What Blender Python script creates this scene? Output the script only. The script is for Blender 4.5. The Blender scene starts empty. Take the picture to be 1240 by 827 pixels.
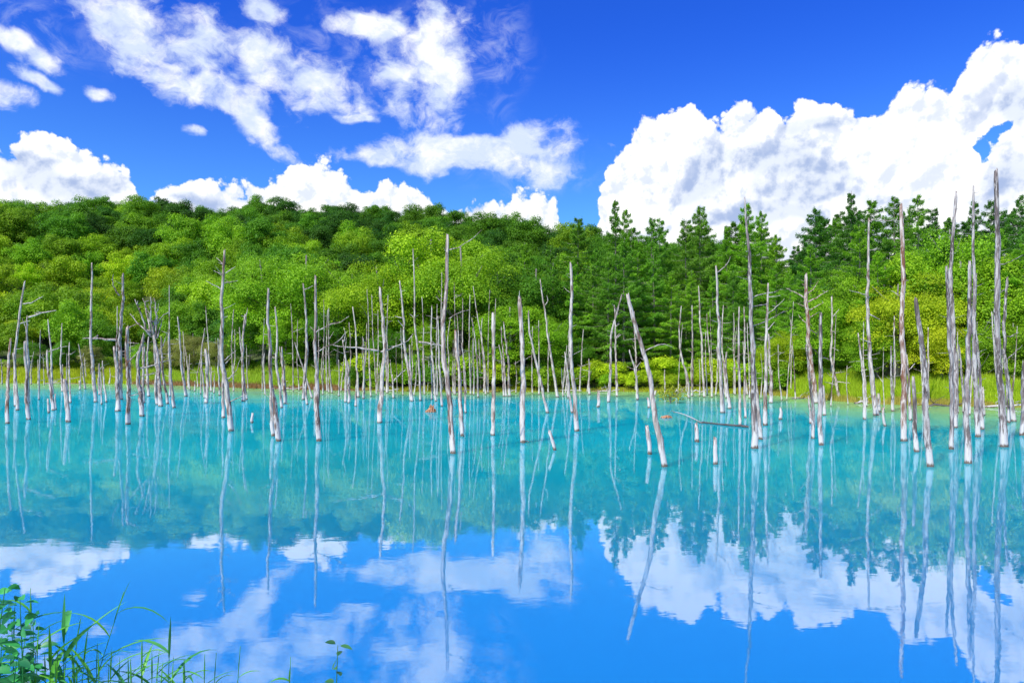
import bpy, math, random
import numpy as np
from mathutils import Vector, noise as mnoise

# ------------------------------------------------------------------ camera, world, sun
scene = bpy.context.scene
C = scene.collection
F = 860.0            # focal length in photo pixels (photo 1240 wide)
HY = 440.0           # horizon row
CAMH = 3.0
cam = bpy.data.cameras.new('camera'); cam_o = bpy.data.objects.new('camera', cam); C.objects.link(cam_o)
cam_o.location = (0, 0, CAMH); cam_o.rotation_euler = (math.radians(90), 0, 0)
cam.sensor_width = 36; cam.lens = F/1240*36; cam.shift_y = (HY-413.5)/1240
cam.clip_start = 0.05; cam.clip_end = 5000
scene.camera = cam_o
scene.view_settings.view_transform = 'Standard'; scene.view_settings.look = 'None'
scene.view_settings.exposure = 0.0; scene.view_settings.gamma = 1.0
SUN_AZ = math.radians(-140); SUN_EL = math.radians(48)
sd = Vector((math.sin(SUN_AZ)*math.cos(SUN_EL), math.cos(SUN_AZ)*math.cos(SUN_EL), math.sin(SUN_EL)))
sun = bpy.data.lights.new('sun', 'SUN'); sun.energy = 5.0; sun.angle = math.radians(0.5); sun.color = (1, 0.95, 0.86)
sun_o = bpy.data.objects.new('sun', sun); C.objects.link(sun_o); sun_o.rotation_euler = (-sd).to_track_quat('-Z', 'Y').to_euler()
sun_o.location = (-40, -40, 80)

def azel(px, py):
    az = math.atan((px-620)/F); el = math.atan((HY-py)/F*math.cos(az))
    return math.degrees(az), math.degrees(el)

class NT:
    def __init__(s, nt): s.nt = nt; s.n = nt.nodes; s.l = nt.links
    def new(s, t, **k):
        n = s.n.new(t)
        for a, v in k.items(): setattr(n, a, v)
        return n
    def put(s, sock, v):
        if isinstance(v, bpy.types.NodeSocket): s.l.new(v, sock)
        else: sock.default_value = v
    def math(s, op, a, b=None, c=None, clamp=False):
        n = s.new('ShaderNodeMath', operation=op, use_clamp=clamp)
        s.put(n.inputs[0], a)
        if b is not None: s.put(n.inputs[1], b)
        if c is not None: s.put(n.inputs[2], c)
        return n.outputs[0]
    def vmath(s, op, a, b=None, sc=None):
        n = s.new('ShaderNodeVectorMath', operation=op)
        s.put(n.inputs[0], a)
        if b is not None: s.put(n.inputs[1], b)
        if sc is not None: s.put(n.inputs['Scale'], sc)
        return n.outputs['Value'] if op in ('LENGTH', 'DOT_PRODUCT') else n.outputs[0]
    def mapr(s, v, a, b, c=0.0, d=1.0, t='SMOOTHSTEP'):
        n = s.new('ShaderNodeMapRange', interpolation_type=t)
        s.put(n.inputs[0], v)
        for i, q in enumerate((a, b, c, d)): s.put(n.inputs[i+1], q)
        return n.outputs[0]
    def mix(s, f, a, b, mode='MIX'):
        n = s.new('ShaderNodeMix', data_type='RGBA', blend_type=mode)
        s.put(n.inputs[0], f); s.put(n.inputs[6], a); s.put(n.inputs[7], b)
        return n.outputs[2]
    def noise(s, vec, scale, detail=4, rough=0.5, dist=0.0, col=False, lac=2.0):
        n = s.new('ShaderNodeTexNoise')
        if vec is not None: s.put(n.inputs['Vector'], vec)
        s.put(n.inputs['Scale'], scale); n.inputs['Detail'].default_value = detail
        n.inputs['Roughness'].default_value = rough; n.inputs['Distortion'].default_value = dist
        n.inputs['Lacunarity'].default_value = lac
        return n.outputs['Color'] if col else n.outputs['Fac']
    def xyz(s, v):
        n = s.new('ShaderNodeSeparateXYZ'); s.put(n.inputs[0], v); return n.outputs
    def comb(s, x, y, z):
        n = s.new('ShaderNodeCombineXYZ')
        for i, q in enumerate((x, y, z)): s.put(n.inputs[i], q)
        return n.outputs[0]

world = bpy.data.worlds.new('World'); scene.world = world; world.use_nodes = True
W = NT(world.node_tree); W.n.clear()
out = W.new('ShaderNodeOutputWorld')
sky = W.new('ShaderNodeTexSky', sky_type='NISHITA', sun_disc=False)
sky.sun_elevation = SUN_EL; sky.sun_rotation = SUN_AZ; sky.altitude = 500; sky.air_density = 1.0; sky.dust_density = 0.2; sky.ozone_density = 3.0
tc = W.new('ShaderNodeTexCoord').outputs['Generated']
X, Y, Z = W.xyz(tc)[:3]
az = W.math('MULTIPLY', W.math('ARCTAN2', X, Y), 57.29578)
el = W.math('MULTIPLY', W.math('ARCSINE', Z), 57.29578)
P0 = W.comb(az, el, 0.0)
# deep blue saturated sky: tint by elevation
t_el = W.mapr(el, 3.0, 27.0)
tint = W.mix(t_el, (0.62, 1.28, 1.85, 1), (0.17, 0.62, 2.08, 1))
skyc = W.mix(1.0, sky.outputs[0], tint, 'MULTIPLY')
# distortion of the lookup point
d1 = W.vmath('SCALE', W.vmath('SUBTRACT', W.noise(P0, 0.16, 3, 0.5, col=True), (0.5, 0.5, 0.5)), sc=4.0)
Pd = W.vmath('ADD', P0, d1)
# --- cumulus bank: top profile over azimuth
prof = [(-60,150),(0,168),(30,162),(60,165),(92,172),(108,192),(130,196),(152,200),(172,232),(190,232),(215,230),(245,220),(285,216),(300,210),(330,203),(350,189),(380,183),(402,190),(425,206),(440,230),(449,234),(455,214),(482,209),(512,214),(530,230),(545,238),(570,233),(600,233),(640,229),(666,233),(684,262),(700,262),(716,250),(728,214),(740,192),(757,170),(773,134),(792,116),(830,113),(848,132),(866,142),(900,120),(936,117),(948,134),(970,116),(1022,108),(1042,118),(1072,106),(1108,94),(1152,92),(1168,62),(1196,48),(1250,42),(1330,60)]
pa = [azel(x, y) for x, y in prof]
A0, A1 = pa[0][0]-1, pa[-1][0]+1
fc = W.new('ShaderNodeFloatCurve')
# small shift of azimuth by distortion so that edges overhang
dx, dy, dz = W.xyz(d1)[:3]
azn = W.math('DIVIDE', W.math('SUBTRACT', W.math('ADD', az, W.math('MULTIPLY', dx, 0.5)), A0), A1-A0, clamp=True)
W.put(fc.inputs['Value'], azn)
cv = fc.mapping.curves[0]
pts = [((a-A0)/(A1-A0), e/40.0) for a, e in pa]
cv.points[0].location = (0.0, pts[0][1]); cv.points[-1].location = (1.0, pts[-1][1])
for p in pts: cv.points.new(*p)
for p in cv.points: p.handle_type = 'AUTO_CLAMPED'
fc.mapping.update()
top = W.math('MULTIPLY', fc.outputs[0], 40.0)

def billow(P):
    a = W.new('ShaderNodeTexVoronoi', feature='F1'); W.put(a.inputs['Vector'], P)
    a.inputs['Scale'].default_value = 0.30; a.inputs['Detail'].default_value = 4.5
    a.inputs['Roughness'].default_value = 0.55; a.inputs['Lacunarity'].default_value = 2.1
    n = W.noise(P, 0.35, 5, 0.55)
    return W.math('ADD', W.math('SUBTRACT', 0.45, a.outputs['Distance']), W.math('MULTIPLY', W.math('SUBTRACT', n, 0.5), 0.5))
Pb = W.vmath('ADD', P0, W.vmath('SCALE', d1, sc=0.35))
bA = billow(Pb)
bB = billow(W.vmath('ADD', Pb, (-0.40, 0.60, 0.0)))
edge = W.math('ADD', W.math('SUBTRACT', top, el), W.math('ADD', W.math('MULTIPLY', bA, 2.5), 1.25))
cum = W.mapr(edge, 0.0, 0.45)
def ell(P, x, y, rx, ry, rot=0):
    a, e = azel(x, y); a2, _ = azel(x+rx, y); _, e2 = azel(x, y-ry)
    m = W.new('ShaderNodeMapping', vector_type='TEXTURE')
    W.put(m.inputs['Vector'], P)
    m.inputs['Location'].default_value = (a, e, 0); m.inputs['Rotation'].default_value = (0, 0, math.radians(rot))
    m.inputs['Scale'].default_value = (a2-a, e2-e, 1)
    return W.math('SUBTRACT', 1.0, W.vmath('LENGTH', m.outputs[0]))
def union(P, L):
    r = None
    for q in L:
        e_ = ell(P, *q)
        if r is None: r = e_
        else:
            n = W.new('ShaderNodeMath', operation='SMOOTH_MAX'); W.put(n.inputs[0], r); W.put(n.inputs[1], e_); n.inputs[2].default_value = 0.25; r = n.outputs[0]
    return r
# blue hole low on the right
hole = W.mapr(W.math('ADD', union(Pd, [(1210, 154, 28, 13, 12), (1198, 170, 15, 18, 0)]), W.math('MULTIPLY', W.math('SUBTRACT', W.noise(P0, 0.8, 5, 0.6), 0.5), 1.8)), 0.0, 0.2)
cum = W.math('MULTIPLY', cum, W.math('SUBTRACT', 1.0, hole))
# --- torn high clouds, left and centre
hi = [(190,32,130,52,-6),(150,5,90,30,0),(325,80,70,46,-25),(415,100,95,30,-8),(500,105,75,50,-35),(525,55,55,75,20),(470,25,90,22,10),(318,10,34,24,0),(255,112,85,30,-14),(300,150,70,15,-28),
      (560,178,150,26,4),(615,200,95,30,-10),(645,168,60,34,0),(470,190,70,18,0),(22,48,58,16,-24),(48,90,36,11,-18),(8,112,40,24,0),(117,110,22,10,0),(432,131,40,9,0),(232,155,15,8,0),(205,60,90,22,-5)]
u_ = union(Pd, hi)
Pn = W.comb(W.math('MULTIPLY', az, 0.75), el, 3.0)
Pw = W.vmath('ADD', Pn, W.vmath('SCALE', W.vmath('SUBTRACT', W.noise(Pn, 0.35, 4, 0.6, col=True), (0.5, 0.5, 0.5)), sc=2.2))
n1 = W.noise(Pw, 0.38, 7, 0.61, 0.15)
f_hi = W.math('ADD', W.math('MULTIPLY', W.math('MINIMUM', u_, 0.5), 1.45), W.math('MULTIPLY', W.math('SUBTRACT', n1, 0.50), 3.3))
hic = W.math('MULTIPLY', W.mapr(f_hi, -0.10, 0.95), 0.97)
# faint veils
veil = W.math('MULTIPLY', W.mapr(union(Pd, [(450,60,170,90,0),(600,60,60,90,0),(640,200,110,60,0),(80,30,120,60,0)]), -0.1, 0.8), W.mapr(W.noise(Pn, 0.5, 6, 0.65, 1.0), 0.4, 0.75, 0.0, 0.35))
hic = W.math('MAXIMUM', hic, veil)
# --- light and shade of the billows (their own depth towards the sun)
lit = W.mapr(W.math('SUBTRACT', bA, bB), -0.42, 0.22)
gp = union(Pd, [(960,200,110,38,-8),(985,235,120,25,0),(840,215,80,45,10),(1010,150,90,18,0),(70,215,110,26,0),(30,195,60,22,0),(1215,130,60,40,0),(940,262,200,18,0),(1230,215,60,50,0),(560,252,50,9,0),(240,242,50,12,0)])
grey = W.mapr(W.math('ADD', W.math('MULTIPLY', gp, 1.5), W.math('MULTIPLY', W.math('SUBTRACT', W.noise(Pb, 0.5, 5, 0.6), 0.5), 1.6)), -0.15, 0.9)
cc = W.mix(W.mapr(lit, 0.0, 1.0, 0.30, 1.0), (0.64, 0.74, 0.95, 1), (1.22, 1.22, 1.23, 1))
cc = W.mix(W.math('MULTIPLY', grey, 0.88), cc, W.mix(lit, (0.38, 0.50, 0.80, 1), (0.80, 0.88, 1.02, 1)))
hcol = W.mix(W.mapr(W.noise(W.vmath('ADD', Pw, (0.5, -0.7, 0.0)), 0.55, 6, 0.6), 0.36, 0.60), (1.08, 1.10, 1.14, 1), (0.74, 0.85, 1.06, 1))
cloudc = W.mix(cum, hcol, cc)
mask = W.math('MAXIMUM', hic, cum)
mask = W.math('MULTIPLY', mask, W.mapr(el, -1.0, 0.5))
bg1 = W.new('ShaderNodeBackground'); W.put(bg1.inputs['Color'], skyc); bg1.inputs['Strength'].default_value = 0.11
bg2 = W.new('ShaderNodeBackground'); W.put(bg2.inputs['Color'], cloudc); bg2.inputs['Strength'].default_value = 1.0
ms = W.new('ShaderNodeMixShader'); W.put(ms.inputs[0], mask); W.l.new(bg1.outputs[0], ms.inputs[1]); W.l.new(bg2.outputs[0], ms.inputs[2])
W.l.new(ms.outputs[0], out.inputs[0])

# ------------------------------------------------------------------ helpers
rng = np.random.default_rng(11); R = random.Random(5)
def material(name):
    m = bpy.data.materials.new(name); m.use_nodes = True; t = NT(m.node_tree)
    b = m.node_tree.nodes['Principled BSDF']; o = m.node_tree.nodes['Material Output']
    return m, t, b, o
def mesh_np(name, V, Fc, mat=None, smooth=False, rnd=None):
    """V (n,3); Fc list of (k, array(m,k)) groups of faces"""
    me = bpy.data.meshes.new(name); V = np.asarray(V, dtype=np.float32)
    me.vertices.add(len(V)); me.vertices.foreach_set('co', V.ravel())
    idx = np.concatenate([a.ravel() for k, a in Fc]).astype(np.int32)
    tot = np.concatenate([np.full(len(a), k, dtype=np.int32) for k, a in Fc])
    st = np.concatenate([[0], np.cumsum(tot)[:-1]]).astype(np.int32)
    me.loops.add(len(idx)); me.loops.foreach_set('vertex_index', idx)
    me.polygons.add(len(tot)); me.polygons.foreach_set('loop_start', st); me.polygons.foreach_set('loop_total', tot)
    me.polygons.foreach_set('use_smooth', np.full(len(tot), smooth, dtype=bool))
    if rnd is not None:
        at = me.attributes.new('rnd', 'FLOAT', 'POINT'); at.data.foreach_set('value', np.asarray(rnd, dtype=np.float32))
    me.update(calc_edges=True); me.validate()
    if mat: me.materials.append(mat)
    return me
def obj(name, me, parent=None, loc=None):
    o = bpy.data.objects.new(name, me); C.objects.link(o)
    if parent: o.parent = parent
    if loc is not None: o.location = loc
    return o
def tag(o, label=None, cat=None, group=None, kind=None):
    if label: o['label'] = label
    if cat: o['category'] = cat
    if group: o['group'] = group
    if kind: o['kind'] = kind
    return o
def sstep(a, b, x):
    t = np.clip((x-a)/(b-a), 0, 1); return t*t*(3-2*t)
def wave(x, y, s, k=0):   # cheap smooth noise, any array
    return (np.sin(x*s+1.3*k)*np.cos(y*s*1.13-0.7*k)+0.5*np.sin(x*s*2.3+y*s*1.7+k)+0.25*np.cos(x*s*4.1-y*s*4.7+2*k))/1.75

# shoreline row in the photo by column
SH = np.array([(0,464),(160,465),(250,468),(300,470),(420,473),(560,475),(720,474),(840,475),(930,478),(1000,484),(1060,489),(1240,493)], float)
def shoreD(t):
    py = np.interp(t*F+620, SH[:, 0], SH[:, 1]); return CAMH*F/(py-HY)
RG = np.array([(0,248),(150,246),(300,245),(450,248),(520,258),(600,268),(700,279),(800,292),(1000,312),(1240,320)], float)
DR = 255.0
def ridge(t):
    py = np.interp(t*F+620, RG[:, 0], RG[:, 1]); return CAMH+(HY-py)/F*DR-14.0
def ground(x, y):
    x = np.asarray(x, float); y = np.asarray(y, float)
    t = x/np.maximum(y, 20.0); D = shoreD(t)+wave(x, y, 0.35)*0.6
    D = np.where(np.abs(x) > 110, np.minimum(D, 92-(np.abs(x)-110)*1.2), D)
    land = np.interp(y-D, [-4, -0.6, 0, 1.2, 4, 12], [-1.6, -0.25, 0.0, 0.28, 0.8, 1.7])
    s = np.clip((y-np.maximum(D+14, 98))/(DR-98), 0, 1)
    hill = ridge(t)*(0.30*s+0.70*s*s*(3-2*s))*1.0
    back = np.clip((y-DR)/200, 0, 2)
    hill = hill*(1-0.25*back)+wave(x, y, 0.05, 2)*1.2*np.clip(s*4, 0, 1)
    far = land+hill
    near = np.interp(y+wave(x, y, 0.9)*0.15, [-60, 0.9, 2.4, 4.2, 5.2, 7], [1.5, 1.32, 0.85, 0.12, -0.25, -1.6])+wave(x, y, 2.1, 3)*0.03
    return np.where(y < 12, near, far)

# ------------------------------------------------------------------ setting: terrain, water
m_ground, T, b, o = material('forest_floor')
geo = T.new('ShaderNodeNewGeometry').outputs['Position']
n = T.noise(geo, 0.35, 6, 0.6); n2 = T.noise(geo, 3.0, 5, 0.65)
col = T.mix(T.mapr(n, 0.35, 0.65), (0.035, 0.06, 0.012, 1), (0.075, 0.11, 0.02, 1))
col = T.mix(T.mapr(n2, 0.55, 0.75, 0, 0.6), col, (0.10, 0.075, 0.035, 1))
gz = T.xyz(geo)[2]
col = T.mix(T.mapr(gz, 0.05, 0.45, 1.0, 0.0), col, (0.30, 0.20, 0.11, 1))
T.put(b.inputs['Base Color'], col); b.inputs['Roughness'].default_value = 0.95
bm_ = T.new('ShaderNodeBump'); bm_.inputs['Strength'].default_value = 0.6; T.put(bm_.inputs['Height'], n2); T.l.new(bm_.outputs[0], b.inputs['Normal'])
xs = np.unique(np.concatenate([np.linspace(-700, -120, 40), np.linspace(-120, 120, 161), np.linspace(120, 700, 40), np.linspace(-6, 6, 41)]))
ys = np.unique(np.concatenate([np.linspace(-80, 0, 12), np.linspace(0, 8, 25), np.linspace(8, 45, 14), np.linspace(45, 110, 110), np.linspace(110, 300, 80), np.linspace(300, 1600, 40)]))
gx, gy = np.meshgrid(xs, ys); gzv = ground(gx, gy)
V = np.stack([gx.ravel(), gy.ravel(), gzv.ravel()], 1)
nx, ny = len(xs), len(ys)
i = np.arange((nx)*(ny)).reshape(ny, nx)
Q = np.stack([i[:-1, :-1].ravel(), i[:-1, 1:].ravel(), i[1:, 1:].ravel(), i[1:, :-1].ravel()], 1)
tag(obj('ground', mesh_np('ground', V, [(4, Q)], m_ground, True)), kind='structure')

m_water, T, b, o = material('milky_water')
T.n.remove(b)
geo = T.new('ShaderNodeNewGeometry').outputs['Position']
mp = T.new('ShaderNodeMapping'); T.put(mp.inputs['Vector'], geo); mp.inputs['Scale'].default_value = (0.55, 1.0, 1.0)
w1 = T.noise(mp.outputs[0], 2.2, 3, 0.55, 0.4); w2 = T.noise(mp.outputs[0], 0.35, 2, 0.5)
hgt = T.math('ADD', w1, T.math('MULTIPLY', w2, 2.0))
bp = T.new('ShaderNodeBump'); bp.inputs['Strength'].default_value = 1.0; bp.inputs['Distance'].default_value = 0.0011
T.put(bp.inputs['Height'], hgt)
cn = T.noise(geo, 0.05, 4, 0.55)
wy = T.xyz(geo)[1]
wc = T.mix(T.mapr(cn, 0.35, 0.65), (0.003, 0.39, 0.42, 1), (0.005, 0.45, 0.50, 1))
wc = T.mix(T.mapr(T.math('ADD', wy, T.math('MULTIPLY', T.math('SUBTRACT', cn, 0.5), 8.0)), 6.0, 22.0, 1.0, 0.0), wc, (0.012, 0.25, 0.52, 1))  # near water coloured bluer to make up for weak sky reflection
sa = T.new('ShaderNodeAttribute', attribute_name='rnd').outputs['Fac']      # closeness to the bank, whose green reflection is painted into the colour
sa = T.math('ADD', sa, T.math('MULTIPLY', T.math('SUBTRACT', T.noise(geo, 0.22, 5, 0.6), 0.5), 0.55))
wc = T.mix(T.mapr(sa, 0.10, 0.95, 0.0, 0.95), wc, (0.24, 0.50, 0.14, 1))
df = T.new('ShaderNodeSubsurfaceScattering', falloff='BURLEY'); T.put(df.inputs['Color'], wc); df.inputs['Scale'].default_value = 1.0; df.inputs['Radius'].default_value = (1.2, 1.6, 1.6)
gl = T.new('ShaderNodeBsdfGlossy'); gl.inputs['Roughness'].default_value = 0.012; gl.inputs['Color'].default_value = (0.97, 0.98, 1, 1); T.l.new(bp.outputs[0], gl.inputs['Normal'])
fr = T.new('ShaderNodeFresnel'); fr.inputs['IOR'].default_value = 1.33
mx = T.new('ShaderNodeMixShader'); T.put(mx.inputs[0], T.math('SUBTRACT', T.mapr(fr.outputs[0], 0.08, 0.26, 0.27, 0.47, 'LINEAR'), T.mapr(fr.outputs[0], 0.26, 0.52, 0.0, 0.10, 'LINEAR')))
T.l.new(df.outputs[0], mx.inputs[1]); T.l.new(gl.outputs[0], mx.inputs[2]); T.l.new(mx.outputs[0], o.inputs[0])
wx = np.concatenate([[-260, -180], np.linspace(-125, 125, 101), [180, 260]]); wyy = np.concatenate([[2.5, 15, 25], np.linspace(28, 130, 86)])
ax, ay = np.meshgrid(wx, wyy); ii = np.arange(ax.size).reshape(ax.shape)
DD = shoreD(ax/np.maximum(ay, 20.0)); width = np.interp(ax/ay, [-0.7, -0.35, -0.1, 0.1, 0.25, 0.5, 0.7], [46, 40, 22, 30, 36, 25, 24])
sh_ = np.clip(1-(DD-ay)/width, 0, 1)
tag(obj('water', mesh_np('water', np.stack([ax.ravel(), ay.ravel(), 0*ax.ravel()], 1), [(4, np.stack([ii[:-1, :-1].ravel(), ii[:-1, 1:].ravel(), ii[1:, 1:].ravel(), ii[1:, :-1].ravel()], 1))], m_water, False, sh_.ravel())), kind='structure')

# ------------------------------------------------------------------ foliage
def leaf_material(name, trans=0.35, var=0.35, hue=(1.0, 1.0, 1.0)):
    m, T, b, o = material(name)
    oi = T.new('ShaderNodeObjectInfo'); at = T.new('ShaderNodeAttribute', attribute_name='rnd')
    hsv = T.new('ShaderNodeHueSaturation')
    T.put(hsv.inputs['Hue'], T.mapr(at.outputs['Fac'], 0, 1, 0.512, 0.485, 'LINEAR'))
    T.put(hsv.inputs['Value'], T.mapr(at.outputs['Fac'], 0, 1, 1-var, 1+var, 'LINEAR'))
    T.put(hsv.inputs['Color'], oi.outputs['Color'])
    T.put(b.inputs['Base Color'], hsv.outputs[0]); b.inputs['Roughness'].default_value = 0.55
    b.inputs['Specular IOR Level'].default_value = 0.25
    tr = T.new('ShaderNodeBsdfTranslucent'); T.put(tr.inputs['Color'], T.mix(1.0, hsv.outputs[0], (1.25, 1.25, 0.7, 1), 'MULTIPLY'))
    mx = T.new('ShaderNodeMixShader'); mx.inputs[0].default_value = trans
    T.l.new(b.outputs[0], mx.inputs[1]); T.l.new(tr.outputs[0], mx.inputs[2]); T.l.new(mx.outputs[0], o.inputs[0])
    return m
m_leaf = leaf_material('broad_leaves'); m_needle = leaf_material('needles', 0.3, 0.3); m_grass = leaf_material('grass_blades', 0.45, 0.3)
m_bark, T, b, o = material('live_bark')
geo = T.new('ShaderNodeTexCoord').outputs['Object']
mp = T.new('ShaderNodeMapping'); T.put(mp.inputs['Vector'], geo); mp.inputs['Scale'].default_value = (6, 6, 1)
T.put(b.inputs['Base Color'], T.mix(T.noise(mp.outputs[0], 1.5, 5, 0.6), (0.10, 0.085, 0.07, 1), (0.34, 0.31, 0.28, 1))); b.inputs['Roughness'].default_value = 0.9

def unit(a): return a/np.maximum(np.linalg.norm(a, axis=1, keepdims=True), 1e-6)
def leaves(P, N, L, Wd, rng, T=None):
    """diamond leaves: centre P, normal N, length L, width Wd (arrays)"""
    n = len(P); N = unit(N)
    r = unit(rng.normal(size=(n, 3)) if T is None else T)
    t = unit(r-N*np.sum(r*N, 1, keepdims=True)); bt = np.cross(N, t)
    L = np.broadcast_to(np.asarray(L, float), (n,))[:, None]; Wd = np.broadcast_to(np.asarray(Wd, float), (n,))[:, None]
    V = np.stack([P-t*L/2, P+bt*Wd/2+N*L*0.06, P+t*L/2, P-bt*Wd/2+N*L*0.06], 1).reshape(-1, 3)
    return V, np.arange(n*4).reshape(n, 4)
def broad_crown(seed, H, Rc, nleaf, size, base=0.25, lumps=16):
    rg = np.random.default_rng(seed)
    cz = H*(base+(1-base)/2); hz = H*(1-base)/2
    ctr = []; rad = []
    for k in range(lumps):
        u = unit(rg.normal(size=(1, 3)))[0]; f = rg.uniform(0.35, 0.82)
        ctr.append((u[0]*Rc*f, u[1]*Rc*f, cz+u[2]*hz*f*0.95)); rad.append(Rc*rg.uniform(0.20, 0.46)*(16/lumps)**0.25)
    ctr = np.array(ctr); rad = np.array(rad)
    w = rad**2/np.sum(rad**2); k = rg.choice(lumps, nleaf, p=w)
    u = unit(rg.normal(size=(nleaf, 3))); u[:, 2] = np.where(u[:, 2] < -0.35, -u[:, 2], u[:, 2])
    rr = rad[k]*(0.58+0.60*rg.random(nleaf)**0.8)*(1+0.20*np.sin(u[:, 0]*7+k)*np.cos(u[:, 1]*6+u[:, 2]*5+k*1.7))
    P = ctr[k]+u*rr[:, None]*np.array([1, 1, 0.85])
    N = u+rg.normal(size=(nleaf, 3))*0.45+np.array([0, 0, 0.35])
    s = size*rg.uniform(0.65, 1.35, nleaf)
    V, Q = leaves(P, N, s, s*0.7, rg)
    r = np.clip(0.5+rg.normal(size=nleaf)*0.17+(rg.random(lumps)-0.5)[k]*0.5, 0, 1)
    return V, Q, np.repeat(r, 4)
def tube(path, rad, seg=8, rough=0.0, rg=None, cap=True):
    path = np.asarray(path, float); n = len(path); rad = np.asarray(rad, float)
    tg = np.gradient(path, axis=0); tg = unit(tg)
    ref = np.tile(np.array([[0.0, 1.0, 0.0]]), (n, 1)); ref[np.abs(tg[:, 1]) > 0.95] = (0, 0, 1)
    a = unit(np.cross(tg, ref)); bb = np.cross(tg, a)
    th = np.linspace(0, 2*np.pi, seg, endpoint=False)
    rm = np.ones((n, seg))
    if rough and rg is not None:
        ph = rg.uniform(0, 6, 3)
        lobes = 1+rough*np.sin(2*th+ph[0])[None]*1.0+rough*0.8*np.sin(3*th+ph[1])[None]
        rm = lobes*(1+rough*rg.normal(size=(n, seg))*0.55)
    V = path[:, None]+(a[:, None]*np.cos(th)[None, :, None]+bb[:, None]*np.sin(th)[None, :, None])*(rad[:, None]*rm)[:, :, None]
    V = V.reshape(-1, 3); i = np.arange(n*seg).reshape(n, seg)
    j = np.roll(i, -1, axis=1)
    Q = np.stack([i[:-1].ravel(), j[:-1].ravel(), j[1:].ravel(), i[1:].ravel()], 1)
    F_ = [(4, Q)]
    if cap:
        V = np.vstack([V, path[-1]+tg[-1]*rad[-1]*0.8, path[0]]); c = n*seg
        F_.append((3, np.stack([i[-1], j[-1], np.full(seg, c)], 1))); F_.append((3, np.stack([j[0], i[0], np.full(seg, c+1)], 1)))
    return V, F_
def join(parts):
    V = []; FF = {3: [], 4: []}; off = 0
    for v, f in parts:
        for k, a in f: FF[k].append(a+off)
        V.append(v); off += len(v)
    return np.vstack(V), [(k, np.vstack(a)) for k, a in FF.items() if a]
def tree_trunk(seed, H, r, limbs=7, Rc=3.0, base=0.3):
    rg = np.random.default_rng(seed+500); zs = np.linspace(-0.4, H*0.9, 9)
    off = np.cumsum(rg.normal(size=(9, 2))*0.06*H/10, axis=0)
    p = np.column_stack([off, zs]); parts = [tube(p, np.linspace(r, r*0.25, 9), 7)]
    for k in range(limbs):
        z = H*rg.uniform(base, 0.75); q = np.array([np.interp(z, zs, off[:, 0]), np.interp(z, zs, off[:, 1]), z])
        a = rg.uniform(0, 6.28); L = Rc*rg.uniform(0.5, 0.85)
        e = q+np.array([math.cos(a)*L, math.sin(a)*L, L*0.7]); m_ = (q+e)/2+np.array([0, 0, -0.12*L])
        parts.append(tube([q, m_, e], [r*0.35, r*0.22, r*0.08], 5))
    return join(parts)
def conifer(seed, H, Rc, dens=1.0, base=0.12, leafL=0.42):
    rg = np.random.default_rng(seed); Ps = []; Ns = []; Ts = []; Rn = []; br = []
    z = H*base; a = rg.uniform(0, 6.28)
    while z < H*0.985:
        u = (z-H*base)/(H*(1-base))
        Lr = Rc*1.30*(1-u)**0.78*(0.55+0.45*min(1, u*5))*rg.uniform(0.35, 1.2)+0.22
        a += 2.4+rg.normal()*0.4
        droop = -0.10-0.25*(1-u)+rg.normal()*0.08; up = 0.28
        m = int(dens*(26+Lr*62))
        s = rg.random(m)**0.65
        side = rg.normal(size=m)*0.16*Lr*(1.15-s)**0.6+rg.normal(size=m)*0.07
        px = s*Lr; zz = z+px*droop+up*s*s*Lr+rg.normal(size=m)*0.11-np.abs(side)*0.25-rg.random(m)*0.28
        ca, sa = math.cos(a), math.sin(a)
        Ps.append(np.column_stack([px*ca-side*sa, px*sa+side*ca, zz]))
        Ns.append(np.column_stack([rg.normal(size=m)*0.45+ca*0.25, rg.normal(size=m)*0.45+sa*0.25, np.full(m, 0.8)]))
        sg = np.sign(side+1e-5)*0.7
        Ts.append(np.column_stack([ca-sg*sa, sa+sg*ca, rg.normal(size=m)*0.25]))
        Rn.append(np.clip(0.45+rg.normal()*0.16+rg.normal(size=m)*0.15+0.15*(s-0.5), 0, 1))
        tip = np.array([Lr*ca*0.92, Lr*sa*0.92, z+Lr*0.92*droop+up*0.85*Lr]); md = np.array([Lr*ca*0.5, Lr*sa*0.5, z+Lr*0.5*droop+up*0.25*Lr])
        br.append(tube([[0, 0, z], md, tip], [0.05*(1-u)+0.012, 0.03, 0.008], 4))
        z += H/88*rg.uniform(0.5, 1.7)*(1.0 if u < 0.8 else 0.8)
    P = np.vstack(Ps); V, Q = leaves(P, np.vstack(Ns), leafL*rg.uniform(0.5, 1.2, len(P)), leafL*0.30, rg, np.vstack(Ts))
    zs = np.linspace(-0.4, H*0.99, 10); tr = tube(np.column_stack([np.cumsum(rg.normal(size=10))*0.03, np.cumsum(rg.normal(size=10))*0.03, zs]), np.linspace(H*0.0105, 0.02, 10), 7)
    return (V, Q, np.repeat(np.concatenate(Rn), 4)), join([tr]+br)

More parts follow.
